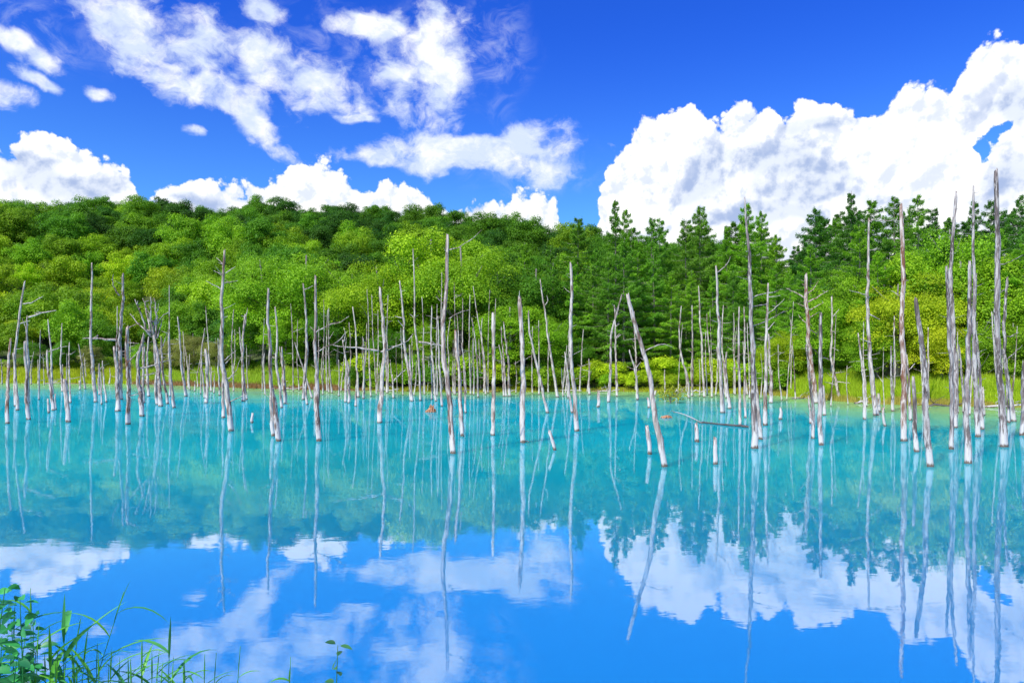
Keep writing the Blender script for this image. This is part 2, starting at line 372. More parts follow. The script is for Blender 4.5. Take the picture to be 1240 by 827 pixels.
# prototypes as mesh data
HILL = []
for k in range(6):
    V, Q, r = broad_crown(100+k, 11.5, 5.4, 17000, 0.27, base=0.14, lumps=[60, 75, 52, 85, 66, 95][k])
    HILL.append(mesh_np('hill_tree_crown', V, [(4, Q)], m_leaf, False, r))
WILLOW = []
for k in range(5):
    H_ = [9, 8, 10, 7, 9][k]
    V, Q, r = broad_crown(200+k, H_, H_*0.40, 36000, 0.105, base=0.10, lumps=55+k*8)
    WILLOW.append((mesh_np('broad_crown', V, [(4, Q)], m_leaf, False, r), mesh_np('broad_trunk', *tree_trunk(k, H_, 0.16, 9, H_*0.36, 0.2), m_bark, True), H_))
CON = []
for k in range(6):
    H_ = 20.0
    (V, Q, r), tr = conifer(300+k, H_, [4.0, 3.5, 4.3, 3.7, 3.2, 4.1][k], 2.6, leafL=0.27, base=[0.1, 0.16, 0.08, 0.2, 0.12, 0.1][k])
    CON.append((mesh_np('conifer_crown', V, [(4, Q)], m_needle, False, r), mesh_np('conifer_trunk', *tr, m_bark, True), H_))
SHRUB = []
for k in range(4):
    V, Q, r = broad_crown(400+k, 2.2, 1.5, 6500, 0.11, base=0.0, lumps=20)
    SHRUB.append((mesh_np('shrub_leaves', V, [(4, Q)], m_leaf, False, r), 2.2))

def gpt(px, d):
    x = (px-620)/F*d; return x, d, float(ground(x, d))
def jcol(c, a=0.12):
    f = 1+R.uniform(-a, a); g = 1+R.uniform(-a, a)*0.6
    return (c[0]*f*g, c[1]*f, c[2]*f, 1)
DKG = (0.055, 0.185, 0.012); MDG = (0.115, 0.310, 0.012); LTG = (0.240, 0.470, 0.014); YLG = (0.370, 0.560, 0.014); BRG = (0.28, 0.33, 0.07); GLD = (0.50, 0.62, 0.016)
# hillside wood: each tree a thing
cand = []
d = 98.0; row = 0
while d < 264:
    sp = 7.3+(d-98)*0.012
    tmin, tmax = -0.80, 0.32 if d > 150 else 0.22
    x = tmin*d+R.uniform(0, sp)
    while x < tmax*d:
        xx = x+R.uniform(-1.6, 1.6); yy = d+R.uniform(-2.2, 2.2)
        if yy > float(shoreD(xx/yy))+11.5: cand.append((xx, yy))
        x += sp*R.uniform(0.88, 1.15)
    d += 9.2; row += 1
def hill_region(t, s):
    h = 'left' if t < -0.42 else ('left-centre' if t < -0.15 else 'centre')
    v = 'foot' if s < 0.25 else ('middle slope' if s < 0.7 else 'ridge')
    return h, v
vis = [(x, y) for x, y in cand]
vis.sort(key=lambda q: q[1])
print('hill trees', len(vis), file=__import__('sys').stderr)
rest = []
if len(vis) > 298:
    # the ones that show least: right-hand side behind the conifers, middle rows
    vis.sort(key=lambda q: ((q[0]/q[1] > 0.10 and q[1] < 230)*1 + (abs(q[0]/q[1]+0.03) > 0.77 and q[0] < 0)*0.5, q[1]))
    rest = vis[298:]; vis = vis[:298]
print('kept', len(vis), len(rest))
for yb in (268, 278, 290):     # just over the ridge
    xb = -0.85*yb
    while xb < 0.4*yb:
        rest.append((xb+R.uniform(-2, 2), yb+R.uniform(-3, 3))); xb += R.uniform(6.5, 9)
for k, (x, y) in enumerate(vis):
    t = x/y; s = (y-98)/(DR-98)
    zg = float(ground(x, y))
    o_ = obj('broadleaf_tree', HILL[k % 6], None, (x, y, zg-0.3))
    sc = R.uniform(0.76, 1.30)*(1.0 if s > 0.2 else 0.85); sz = R.uniform(0.85, 1.15)
    if s > 0.9: sz *= 0.95
    o_.scale = (sc*R.uniform(0.92, 1.1), sc, sc*sz); o_.rotation_euler = (0, 0, R.uniform(0, 6.28))
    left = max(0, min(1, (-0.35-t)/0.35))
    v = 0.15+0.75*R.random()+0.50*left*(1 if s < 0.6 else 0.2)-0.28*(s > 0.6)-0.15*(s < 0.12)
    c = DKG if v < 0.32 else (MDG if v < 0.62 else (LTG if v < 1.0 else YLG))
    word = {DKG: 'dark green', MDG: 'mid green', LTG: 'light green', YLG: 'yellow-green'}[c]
    if R.random() < 0.0: c = (0.34, 0.30, 0.05); word = 'rusty olive'
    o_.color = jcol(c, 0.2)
    h_, v_ = hill_region(t, s)
    where = f'{v_} of the wooded hill, {h_} part'
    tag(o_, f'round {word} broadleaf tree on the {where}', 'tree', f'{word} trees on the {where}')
if rest:
    parts = []; rr = []
    for k, (x, y) in enumerate(rest):
        me = HILL[k % 6]; n_ = len(me.vertices); a = np.empty(n_*3, dtype=np.float32); me.vertices.foreach_get('co', a); a = a.reshape(-1, 3)
        v_ = np.empty(n_, dtype=np.float32); me.attributes['rnd'].data.foreach_get('value', v_)
        keep = np.repeat(np.arange(n_//4) % 2 == 0, 4); a = a[keep]*R.uniform(0.85, 1.15)*np.array([1.12, 1.12, 1]); rr.append(np.clip(v_[keep]*0.8+R.uniform(-0.2, 0.2), 0, 1))
        a += np.array([x, y, float(ground(x, y))-0.3]); parts.append((a, [(4, np.arange(len(a)).reshape(-1, 4))]))
    V, Fx = join(parts)
    o_ = obj('distant_wood', mesh_np('distant_wood', V, Fx, m_leaf, False, np.concatenate(rr))); o_.color = (*MDG, 1)
    tag(o_, 'continuous green canopy of the hillside wood behind the conifers', 'woodland', None, 'stuff')

def tree(name, proto, px, d, top_py, color, label, group, cat='tree', wide=1.0):
    """top_py: row of its tip"""
    crown, trunk, H_ = proto
    x, y, z = gpt(px, d); h = CAMH+(HY-top_py)/F*d-z; s = h/H_
    e = bpy.data.objects.new(name, None); C.objects.link(e); e.location = (x, y, z); e.rotation_euler = (0, 0, R.uniform(0, 6.28))
    e.empty_display_size = 0.5; e.scale = (s*wide, s*wide, s)
    c = obj('crown', crown, e); c.color = jcol(color, 0.13); tk = obj('trunk', trunk, e)
    tag(e, label, cat, group); return e
# conifers: (px, distance, tip row)
def con_sky(px): return np.interp(px, [560, 620, 660, 700, 745, 800, 850, 905, 935, 960, 985, 1030, 1060, 1110, 1150, 1180, 1240, 1300], [300, 290, 288, 262, 240, 258, 252, 248, 265, 282, 252, 232, 236, 236, 250, 238, 236, 240])
CG1 = (0.18, 0.42, 0.035); CG2 = (0.25, 0.52, 0.030); CG3 = (0.11, 0.31, 0.035)
ncon = 0
def add_con(px, d, tip, colr, lab, grp, k=None, wide=1.0):
    global ncon
    tree('larch_tree', CON[(ncon if k is None else k) % 6], px, d, tip, colr, lab, grp, wide=wide); ncon += 1
for tip_px, tip_y, dd in [(636,292,100),(668,296,96),(700,262,104),(722,300,92),(745,238,100),(757,252,108),(790,262,94),(800,262,104),(830,264,92),(848,248,100),(880,270,96),(905,244,92),(922,254,98),(940,282,90),(988,250,84),(1012,262,92),(1031,229,82),(1056,240,88),(1084,236,86),(1110,234,80),(1130,250,88),(1148,262,84),(1180,238,82),(1202,240,88),(1236,234,80),(1262,240,84),(1290,236,82),(965,296,96),(775,290,88)]:
    side = 'left of centre skyline' if tip_px < 760 else 'centre-right skyline' if tip_px < 960 else 'right skyline'
    tone = CG1 if tip_px < 960 else CG3
    if R.random() < 0.4: tone = CG2 if tip_px < 960 else CG1
    add_con(tip_px, dd, tip_y, tone, {'l': 'tall feathery conifer near the low notch in the skyline', 'c': 'tall feathery conifer in the row breaking the skyline under the big cloud', 'r': 'tall dark conifer in the high row breaking the skyline at far right'}[side[0]], 'conifers: '+side, wide=R.uniform(0.9, 1.2))
for px in list(range(770, 1000, 19))+list(range(1000, 1300, 15)):      # behind the skyline row, filling it
    sd_ = 'centre-right' if px < 960 else 'right'
    add_con(px+R.uniform(-5, 5), 104+R.uniform(0, 8), con_sky(px)+R.uniform(12, 40), CG1 if px < 960 else CG3, 'conifer half hidden behind the skyline conifers, '+sd_+' part', 'conifers behind the skyline row: '+sd_, wide=R.uniform(1.15, 1.45))
x = 600.0
while x < 1290:      # second, lower storey in front
    d0 = float(shoreD((x-620)/F)); dd = d0+R.uniform(6, 12)
    tip = con_sky(x)+R.uniform(28, 85)
    if not (960 < x < 1240) or R.random() < 0.45:
        add_con(x, dd, tip, CG1 if R.random() < 0.5 else CG2, 'shorter conifer before the tall row, %s' % ('left of the twin leaning snags' if x < 745 else 'right of the twin leaning snags' if x < 960 else 'among the yellow-green trees at right'), 'lower conifers in front %s' % ('near centre' if x < 745 else 'right of centre' if x < 960 else 'far right'), wide=R.uniform(1.05, 1.35))
    x += R.uniform(17, 30)
# broadleaf trees near the shore: (px, d-offset, tip row, colour, wide, label)
WB = [
 (318,10,300,LTG,1.15,'loose light green tree with a bare twiggy top behind the reedy bank'),
 (372,12,294,LTG,1.1,'pale round-headed tree right of the tree with the bare top'),
 (300,9,360,MDG,1.1,'mid green tree, lower, under the loose light green tree'),
 (345,6,372,LTG,1.0,'lower light green tree at the back of the reeds, behind the rough twin-based snag'),
 (410,8,352,MDG,1.1,'mid green tree behind the snag with two long side branches'),
 (455,9,308,YLG,1.15,'yellow-green tree crown left of the tall centre-left thin snags'),
 (425,14,318,LTG,1.0,'light green tree behind the left edge of the yellow-green crown'),
 (492,12,300,LTG,1.15,'light green tree behind the tall thin pair of snags'),
 (522,15,272,YLG,1.0,'tall yellow-green tree top just left of the curved-branch snag'),
 (560,12,282,LTG,1.15,'tall light green tree just right of the curved-branch snag'),
 (470,5,392,MDG,1.1,'low mid green tree above the dark undergrowth left of centre'),
 (520,5,385,LTG,1.1,'low light green tree behind the orange root clump'),
 (600,11,318,MDG,1.2,'mid green tree behind the group of leaning snags at centre'),
 (618,4,362,LTG,1.3,'bushy bright green shoreline tree behind the thick white snag'),
 (588,5,402,LTG,1.1,'small bright green shoreline tree left of the thick white snag'),
 (665,4,376,LTG,1.2,'bushy light green shoreline tree left of the straight white snag'),
 (650,12,312,MDG,1.15,'mid green tree above the bushy shoreline tree at centre'),
 (232,6,398,BRG,1.25,'thin brownish olive bush-like tree behind the gnarled snag'),
 (205,5,408,BRG,1.1,'brownish olive bushy tree left half hidden by the gnarled snag'),
 (262,7,404,BRG,1.1,'olive bushy tree behind the tall white snag with side spikes'),
 (170,4,412,LTG,0.9,'bright green small tree left of the gnarled snag'),
 (110,6,415,BRG,1.1,'olive small tree behind the slender white pole'),
 (40,8,408,MDG,1.2,'mid green small tree behind the leftmost snags'),
 (75,8,410,MDG,1.2,'mid green small tree second from the left edge behind the snags'),
 (955,6,392,YLG,1.1,'small yellow-green tree right of the tallest centre-right snag'),
 (925,5,415,YLG,0.9,'lowest yellow-green tree behind the pale pair of snags'),
 (1008,6,345,LTG,1.0,'light green tree behind the reddish snag with many twigs'),
 (1035,8,312,LTG,1.05,'tall light green tree left of the slim tall snag at right'),
 (1075,9,300,LTG,1.0,'light green tree right behind the slim tall snag'),
 (1085,5,330,GLD,1.1,'golden yellow-green tree behind the rusty-footed snag'),
 (1118,6,322,GLD,1.05,'golden yellow-green tree right of the rusty-footed snag'),
 (1055,4,375,LTG,1.0,'low light green tree at the foot of the slim tall snag'),
 (1145,10,258,LTG,1.0,'tall light green tree with its tip between the tall right-hand poles'),
 (1165,7,300,LTG,1.1,'light green tree behind the close group of tall poles'),
 (1205,9,290,LTG,1.0,'light green tree behind the tallest dark pole'),
 (1238,7,318,LTG,1.1,'light green tree at the right edge of the picture'),
 (1140,4,378,GLD,1.1,'low yellow-green tree between the grey leaning snag and the tall poles'),
 (1185,4,380,LTG,1.1,'low light green tree behind the feet of the close tall poles'),
 (1225,4,382,LTG,1.2,'low light green tree at right edge behind the tallest dark pole'),
 (1270,5,350,LTG,1.2,'light green tree past the right edge poles'),
 (700,5,405,MDG,1.1,'small mid green tree just right of the straight white snag'),
]
for k, (px, dd, tip, c, wd, lab) in enumerate(WB):
    D = float(shoreD((px-620)/F)); tree('broadleaf_tree', WILLOW[k % 5], px, D+dd, tip, c, lab, None, wide=wd)
# shrubs along the shore
x = -20.0; ns = 0
zones = [(-50, 300, 'behind the reeds on the left bank', (430, 446), [MDG, LTG, YLG, BRG], 9.5),
         (300, 430, 'behind the reedy bank left of centre', (428, 440), [MDG, DKG, LTG], 9.5),
         (430, 690, 'on the shoreline at centre', (430, 452), [MDG, LTG, YLG, LTG], 0.8),
         (690, 960, 'in the sunlit thicket at centre right', (436, 452), [YLG, YLG, LTG], 0.9),
         (960, 1300, 'behind the tall grass on the right bank', (426, 446), [LTG, MDG, YLG], 10.0)]
for x0, x1, where, (ta, tb), cols, off in zones:
    for rw in range(2):
        x = x0+R.uniform(0, 8)
        while x < x1:
            D = float(shoreD((x-620)/F)); dd = D+off+rw*2.2+R.uniform(0, 1.5)
            c = cols[R.randrange(len(cols))]
            gx_, gy_, gz_ = gpt(x, dd); h = max(0.9, CAMH+(HY-R.uniform(ta, tb)+rw*5)/F*dd-gz_)
            o_ = obj('shrub', SHRUB[ns % 4][0], None, (gx_, gy_, gz_-0.1)); s = h/2.2
            o_.scale = (s*1.15, s*1.15, s); o_.rotation_euler = (0, 0, R.uniform(0, 6.28)); o_.color = jcol(c, 0.2)
            word = {DKG: 'dark green', MDG: 'mid green', LTG: 'light green', YLG: 'yellow-green', BRG: 'brownish olive'}[c]
            tag(o_, f'low {word} leafy shrub {where}', 'shrub', f'{word} shrubs {where}'); ns += 1
            x += R.uniform(15, 24)
print('shrubs', ns)

# shore grass and reeds: nobody could count them
def blades(n, pos, hfun, wfun, rg, bend=0.35):
    x, y, z = pos; h = hfun; w = wfun
    a = rg.uniform(0, 6.28, n); b_ = rg.uniform(0, 6.28, n); bd = h*bend*rg.random(n)
    ca, sa = np.cos(a)*w/2, np.sin(a)*w/2; bx, by = np.cos(b_)*bd, np.sin(b_)*bd
    P = []
    for (f, ww) in ((0, 1.0), (0.55, 0.8)):
        for s in (-1, 1):
            P.append(np.column_stack([x+s*ca*ww+bx*f*f, y+s*sa*ww+by*f*f, z+h*f]))
    P.append(np.column_stack([x+bx, y+by, z+h*(1-0.3*bend)]))
    V = np.stack(P, 1).reshape(-1, 3); i = np.arange(n)[:, None]*5
    return V, [(4, i+np.array([[0, 1, 3, 2]])), (3, i+np.array([[2, 3, 4]]))]
def grass_stuff(name, x0, x1, n, d0, d1, h0, h1, colr, label, w=0.05, edge_h=0.6):
    rg = np.random.default_rng(int(x0)+n)
    px = rg.uniform(x0, x1, n); dd = shoreD((px-620)/F); off = d0+(d1-d0)*rg.random(n)**1.3
    y = dd+off; x = (px-620)/F*y; z = np.maximum(ground(x, y), -0.15)-0.03
    cl = 0.5+0.5*wave(x, y, 0.8, 4); keep_ = 0.35+0.65*sstep(0.2, 0.6, 0.5+0.5*wave(x, y, 0.45, 7)); h = keep_*(h0+(h1*1.15-h0)*np.clip(cl*0.8+rg.random(n)*0.4, 0, 1.15))*np.clip(edge_h+(off-d0)*0.35, edge_h, 1)
    V, Fx = blades(n, (x, y, z), h, w*rg.uniform(0.6, 1.4, n), rg)
    r = np.clip(0.5+rg.normal(size=n)*0.2+0.2*(cl-0.5), 0, 1)
    o_ = obj(name, mesh_np(name, V, Fx, m_grass, False, np.repeat(r, 5))); o_.color = (*colr, 1)
    return tag(o_, label, 'grass', None, 'stuff')
grass_stuff('shore_grass', -60, 170, 26000, 0.0, 9, 0.7, 1.6, (0.50, 0.60, 0.03), 'sunlit yellow-green grass along the far left bank')
grass_stuff('reeds', 165, 430, 34000, 0.3, 9, 0.9, 2.0, (0.42, 0.60, 0.05), 'tall green reeds on the bank left of centre')
grass_stuff('dry_grass', 160, 440, 9000, -0.5, 1.6, 0.5, 0.9, (0.42, 0.26, 0.12), 'dry reddish-brown grass fringe at the water edge below the reeds', 0.05, 0.8)
grass_stuff('bank_grass', 430, 960, 12000, -0.2, 1.4, 0.1, 0.55, (0.45, 0.52, 0.03), 'low green grass at the foot of the shoreline thicket')
grass_stuff('meadow_grass', 955, 1330, 42000, 0.2, 10, 0.8, 1.8, (0.45, 0.62, 0.03), 'tall bright green grass covering the right bank')
grass_stuff('reed_fringe', 900, 1330, 9000, -0.8, 1.2, 0.35, 0.75, (0.50, 0.46, 0.09), 'straw-yellow grass fringe at the water edge of the right bank', 0.04, 0.8)

# ------------------------------------------------------------------ dead trees
def snag_material(name, pale, mid, dark, amt):
    m, T, b, o = material(name)
    geo = T.new('ShaderNodeNewGeometry').outputs['Position']; oi = T.new('ShaderNodeObjectInfo').outputs['Random']
    tco = T.new('ShaderNodeTexCoord').outputs['Object']
    sh = T.vmath('ADD', tco, T.comb(T.math('MULTIPLY', oi, 37.0), 0.0, T.math('MULTIPLY', oi, 11.0)))
    mp = T.new('ShaderNodeMapping'); T.put(mp.inputs['Vector'], sh); mp.inputs['Scale'].default_value = (8, 8, 1.3)
    st = T.noise(mp.outputs[0], 1.6, 6, 0.65, 0.5)
    mp2 = T.new('ShaderNodeMapping'); T.put(mp2.inputs['Vector'], sh); mp2.inputs['Scale'].default_value = (3, 3, 0.8)
    pt = T.noise(mp2.outputs[0], 1.1, 4, 0.6)
    col = T.mix(T.mapr(st, 0.42, 0.58), pale, mid)
    col = T.mix(T.math('MULTIPLY', T.mapr(pt, 0.52-amt*0.13, 0.62), T.mapr(st, 0.40, 0.52)), col, dark)
    z = T.xyz(geo)[2]
    zb = T.math('ADD', z, T.math('MULTIPLY', T.math('SUBTRACT', st, 0.5), 2.2))
    col = T.mix(T.mapr(zb, 0.35, 0.85, 0.9, 0.0), col, (0.62, 0.60, 0.55, 1))   # mineral crust left by high water
    col = T.mix(T.mapr(T.math('ADD', z, T.math('MULTIPLY', T.math('SUBTRACT', st, 0.5), 0.35)), 0.04, 0.13, 0.9, 0.0), col, (0.10, 0.06, 0.035, 1))  # wet ring
    T.put(b.inputs['Base Color'], col); b.inputs['Roughness'].default_value = 0.82; b.inputs['Specular IOR Level'].default_value = 0.2
    bp = T.new('ShaderNodeBump'); bp.inputs['Strength'].default_value = 0.7; bp.inputs['Distance'].default_value = 0.02
    T.put(bp.inputs['Height'], st); T.l.new(bp.outputs[0], b.inputs['Normal'])
    return m
SM = {'w': snag_material('bleached_wood', (0.62, 0.57, 0.49, 1), (0.35, 0.295, 0.24, 1), (0.17, 0.11, 0.08, 1), 0.35),
      'p': snag_material('patchy_bleached_wood', (0.57, 0.52, 0.45, 1), (0.30, 0.24, 0.20, 1), (0.13, 0.08, 0.06, 1), 0.9),
      'g': snag_material('grey_weathered_wood', (0.48, 0.455, 0.41, 1), (0.22, 0.18, 0.165, 1), (0.085, 0.07, 0.06, 1), 0.9),
      'r': snag_material('rusty_barked_wood', (0.62, 0.55, 0.47, 1), (0.31, 0.22, 0.17, 1), (0.19, 0.085, 0.045, 1), 1.0)}
def P3(px, py, d, dy=0.0): return np.array([(px-620)/F*d, d+dy, CAMH+(HY-py)/F*d])
def smooth_path(pts, n):
    pts = np.array(pts, float); s = np.concatenate([[0], np.cumsum(np.linalg.norm(np.diff(pts, axis=0), axis=1))]); q = np.linspace(0, s[-1], n)
    p = np.column_stack([np.interp(q, s, pts[:, k]) for k in range(3)])
    if n > 5:
        for _ in range(2): p[1:-1] = 0.25*p[:-2]+0.5*p[1:-1]+0.25*p[2:]
    return p, q, s[-1]
SNAGS = []   # filled below
exec_list = []
def S(tone, w, pts, br=(), label=None, short=None, twigs=0, tp=0.42):
    SNAGS.append(dict(tone=tone, w=w, pts=pts, br=list(br), label=label, short=short, twigs=twigs, tp=tp))

# --- left part
S('r',6,[(9,513),(9,470),(10,430),(13,411)],[], 'leftmost short snag with a dark brown foot and pale base','leftmost dark-footed snag', 1)
S('w',5,[(21,497),(19,460),(16,428)])
S('w',4.6,[(19,492),(20,430),(24,385),(30,341)],[[(28,368),(40,366),(52,359)],[(24,392),(36,388),(20,372)][:2]],'tall pale snag leaning right near the left edge with a side twig','tall right-leaning left snag',1,0.5)
S('w',7,[(35,508),(30,460),(29,430),(30,414)],[], 'broad white snag, widest near the left edge, bent at mid height','broad bent left snag',0,0.5)
S('w',4.5,[(34,488),(35,440),(33,383)],[[(35,384),(50,379),(68,376)],[(33,402),(27,385)]],None,None,1)
S('w',2.2,[(47,484),(48,440),(49,400)])
S('w',4,[(59,500),(58,484)],tp=0.8)
S('p',5.2,[(65,497),(63,470),(57,424)],[[(58,426),(70,422),(82,419)]])
S('w',3,[(64,478),(61,430),(58,387)])
S('w',2.4,[(68,496),(67,478)],tp=.8)
S('w',3,[(76,474),(73,440),(75,392)])
S('w',6.5,[(83,511),(80,480),(78,461)],[], 'stout white snag broken low, between the thin poles at left','stout low broken snag',0,0.7)
S('w',3,[(85,488),(84,440),(84,415)])
S('p',2.6,[(82,474),(81,428)])
S('w',3,[(103,471),(99,440),(95,417)])
S('w',3,[(96,472),(96,462)],tp=.8)
S('w',4.6,[(116,487),(113,455),(109,418),(110,370),(111,319)],[], 'slender white pole, tallest and straightest in the left quarter','slender white pole')
S('p',4.5,[(120,478),(120,441)],[[(121,448),(125,442)]])
S('w',3,[(123,490),(122,450)])
S('w',3,[(129,487),(126,455),(124,437)])
S('p',7,[(142,498),(141,450),(138,421)],tp=.5)
S('p',6.5,[(145,484),(145,440),(145,400),(147,360),(149,332)],[[(145,358),(139,351),(136,343),(137,333)],[(143,412),(120,410),(100,409)],[(147,356),(151,352)]],'tall patchy snag with a hooked branch near its top','hook-branched snag',2)
S('w',3,[(142,470),(142,430),(142,371)])
S('r',7,[(155,514),(154,470),(152,430),(154,397)],[[(153,400),(160,394),(170,391)],[(155,415),(168,416)],[(154,440),(165,428),(170,422)],[(155,480),(172,476)]],'snag with orange-brown stains just above its white foot','orange-stained snag',2,0.6)
S('p',7,[(172,504),(168,470),(166,435),(174,407)],[[(168,446),(190,441),(204,436)],[(171,456),(196,449)]],'thick brown-topped snag tapering to the right','brown-topped snag',2,.5)
S('p',4.5,[(174,488),(174,450),(175,420)])
S('w',4,[(180,480),(178,440),(180,408)])
S('p',6.5,[(195,492),(192,450),(189,420),(186,404)],[[(184,408),(176,396),(172,385),(163,363)],[(183,404),(177,382),(173,361)],[(186,406),(182,385),(182,360)],[(188,408),(190,385),(187,361)],[(183,402),(170,396),(158,380)],[(190,410),(194,395),(199,384)],[(184,396),(180,380),(176,372)],[(190,392),(197,382),(206,377)],[(186,398),(190,380),(192,368)]],'gnarled pale snag with a crown of upswept bare branches','gnarled many-branched snag',3,.6)
S('p',6,[(191,490),(189,450),(187,412)])
S('p',5,[(203,489),(199,450),(195,408)],[[(197,420),(200,410),(204,400)]])
S('w',2.4,[(206,480),(206,425),(205,346)],[], 'very thin straight pole rising right above the gnarled snag','thin straight pole',0)
S('p',5,[(211,494),(208,450),(205,421),(204,405)])
S('w',4,[(225,480),(220,440),(215,384)])
S('w',3,[(228,466),(224,420)])
S('w',3,[(230,472),(229,446)]); S('w',2.5,[(236,474),(236,462)],tp=.8)
S('w',2.4,[(243,477),(243,438)])
S('w',5,[(250,488),(251,440),(249,424)],[], 'short snag with a blunt bright white top','white-topped short snag',0,.8)
S('p',3.5,[(248,482),(247,440),(248,398)])
S('w',2.4,[(256,474),(253,410),(249,371)])
S('w',3.4,[(266,479),(264,440),(264,410)]); S('w',2.4,[(259,476),(260,452)])
S('p',5.5,[(271,506),(271,470),(269,436)],[[(272,436),(279,430),(286,424)]],'pale straight stub standing against the left foot of the spiky tall snag')
S('w',8,[(280,522),(276,485),(271,445),(268,410),(268,370),(271,330),(272,303)],[[(270,320),(262,312)],[(270,333),(259,328)],[(273,331),(285,323)],[(269,350),(258,345),(250,340)],[(271,343),(280,341),(288,340)],[(273,440),(281,432)],[(275,460),(286,450),(292,432)],[(278,486),(288,482),(300,476)],[(269,385),(276,383)]],'tallest white snag of the left half, with short spikes near its top','spiky tall white snag',3,.38)
S('w',2.3,[(283,474),(282,420),(283,375)])
S('p',5,[(295,486),(295,450),(295,420),(297,381)],[[(295,400),(300,373)]])
S('p',3.4,[(299,484),(294,440),(290,397)])
S('w',4.6,[(306,512),(306,501)],[], 'tiny white stub alone in open water left of the rough twin-footed snag','tiny white stub',0,.7)
S('w',2.5,[(321,478),(320,428)])
S('p',8.5,[(337,534),(333,500),(328,465),(326,430),(324,390),(325,351)],[], 'rough thick snag with a mottled lower half and narrow top','rough mottled snag',2,.42)
S('p',5.5,[(332,528),(330,500),(328,478)],[], 'mottled stub joined beside the foot of the rough thick snag',None,0,.7)
S('w',5,[(341,494),(336,440),(336,400),(333,372)],[],None,None,2)
S('r',5.6,[(345,489),(342,440),(341,421)],[[(344,488),(352,490)]])
S('p',2.2,[(355,474),(353,400),(352,368)])
S('p',5.4,[(367,484),(367,440),(366,400),(367,344)],[[(368,351),(373,349),(379,346)]],'straight rough snag with one stubby twig by its tip','straight rough snag',2)
S('w',3.2,[(378,482),(366,440),(357,415)])
S('w',4.4,[(373,490),(371,462)],tp=.6)
S('p',8,[(387,534),(384,490),(381,440),(379,405),(380,370),(382,335)],[[(383,426),(400,418),(414,412),(419,400)],[(381,404),(396,394),(410,391),(424,384)],[(380,400),(375,395)]],'tall dark-streaked snag with two long curving side branches','two-armed tall snag',3,.38)
S('w',4,[(382,498),(381,470)],tp=.7)
# --- centre left
S('p',2,[(391,478),(392,395),(392,363)]); S('w',2,[(396,474),(395,430),(397,375)])
S('p',2.6,[(402,476),(399,430),(398,373)],[[(399,410),(404,402)]])
S('w',2.5,[(410,480),(410,436)])
S('p',4.2,[(418,487),(418,450),(415,412)],[[(416,414),(419,405),(416,396)]]); S('p',5,[(422,488),(421,438)])
S('w',3.4,[(434,481),(430,440),(427,372)]); S('w',4.2,[(431,492),(431,477)],tp=.8)
S('w',3.4,[(440,483),(439,440),(440,410)]); S('w',2.8,[(449,480),(448,440),(446,411)])
S('p',2.2,[(456,478),(451,400),(450,357)])
S('w',7.5,[(460,512),(460,470),(459,430),(459,400),(460,349)],[[(461,426),(480,420),(495,413),(500,404)],[(459,425),(445,422),(425,421),(405,418)]],'smooth pale snag with a long thin branch reaching out on both sides','crossbar snag',1,.5)
S('w',2.8,[(469,476),(466,410),(463,367)])
S('w',3.6,[(477,482),(475,454)],[[(476,462),(486,452),(492,447)]])
S('w',4.6,[(498,485),(495,450),(489,410),(484,341)],[[(488,395),(482,388)],[(487,385),(478,383)]],'curved thin snag bending left towards its tip','left-bending thin snag',2)
S('p',4.2,[(499,486),(498,450),(496,418)])
S('w',3.6,[(509,485),(507,440),(503,390),(500,302)],[[(503,386),(496,380)],[(507,414),(520,416),(540,419)]],'very tall thin pole left of the curved-branch snag','very tall thin pole',3)
S('w',2.4,[(514,478),(512,410),(511,360)])
S('w',3.2,[(523,484),(521,430)]); S('w',3.4,[(528,486),(525,430),(523,370)],[],None,None,2); S('w',3.4,[(535,492),(532,440),(530,383)])
S('w',1.8,[(536,470),(535,400),(535,330)]); S('p',2,[(551,478),(551,410),(550,343)])
S('p',9,[(549,549),(545,505),(541,450),(539,400),(541,340),(542,285)],[[(543,303),(560,297),(574,288),(583,278)],[(543,386),(556,378),(568,376)]],'tallest centre snag with a long upward curving branch at its top','curved-branch tall snag',2,.5)
S('r',6.6,[(560,528),(559,480),(556,430),(552,402)],[], 'reddish-brown broken snag just right of the curved-branch tall snag','reddish broken snag',1,.75)
S('p',3.6,[(564,500),(562,440),(559,416)])
S('w',2.5,[(570,478),(568,400),(569,357)]); S('p',3,[(579,481),(577,440),(571,385)]); S('w',2.4,[(591,476),(586,430),(573,347)])
S('w',2.2,[(588,478),(583,400),(584,385)])
S('w',5.6,[(597,527),(597,480),(596,430),(597,380)],[], 'straight white snag left of the close trio','straight white centre snag',1,.7)
S('p',3.4,[(610,480),(607,440),(604,418)]); S('p',3.4,[(613,480),(609,430),(607,396)]); S('p',4.6,[(617,480),(613,440),(610,390)],[[(616,474),(624,472)]])
S('w',8.6,[(633,536),(630,480),(629,430),(629,362)],[[(634,535),(638,533),(642,537)],[(629,364),(629,352)]],'thick white column-like snag with a small root at its foot','thick white column',1,.72)
S('w',4.6,[(663,500),(656,470),(648,430),(643,410),(640,376)],[], 'slim snag curving down to the right in open water','right-curving slim snag',0)
S('w',3.6,[(675,481),(669,440),(662,400),(654,339)],[[(660,370),(664,364),(662,358)]],'thin leaning snag with a tiny fork near the top','thin leaning snag',1)
S('r',6,[(671,545),(669,535),(665,523)],[], 'short stub with a torn reddish-brown top','torn reddish stub',0,.8)
S('w',2.4,[(682,480),(680,446)]); S('w',3,[(688,482),(684,438)]); S('w',4,[(693,500),(688,455),(684,427)],[],'pale leaning snag touching the straight tall white snag from the left')
S('w',7.5,[(698,522),(695,485),(692,445),(691,405),(691,320)],[[(690,428),(688,406)]],'tall straight white snag at centre with a blunt tip','blunt tall white snag',2,.55)
S('p',3.4,[(714,478),(713,435)],[[(714,455),(716,449)]])
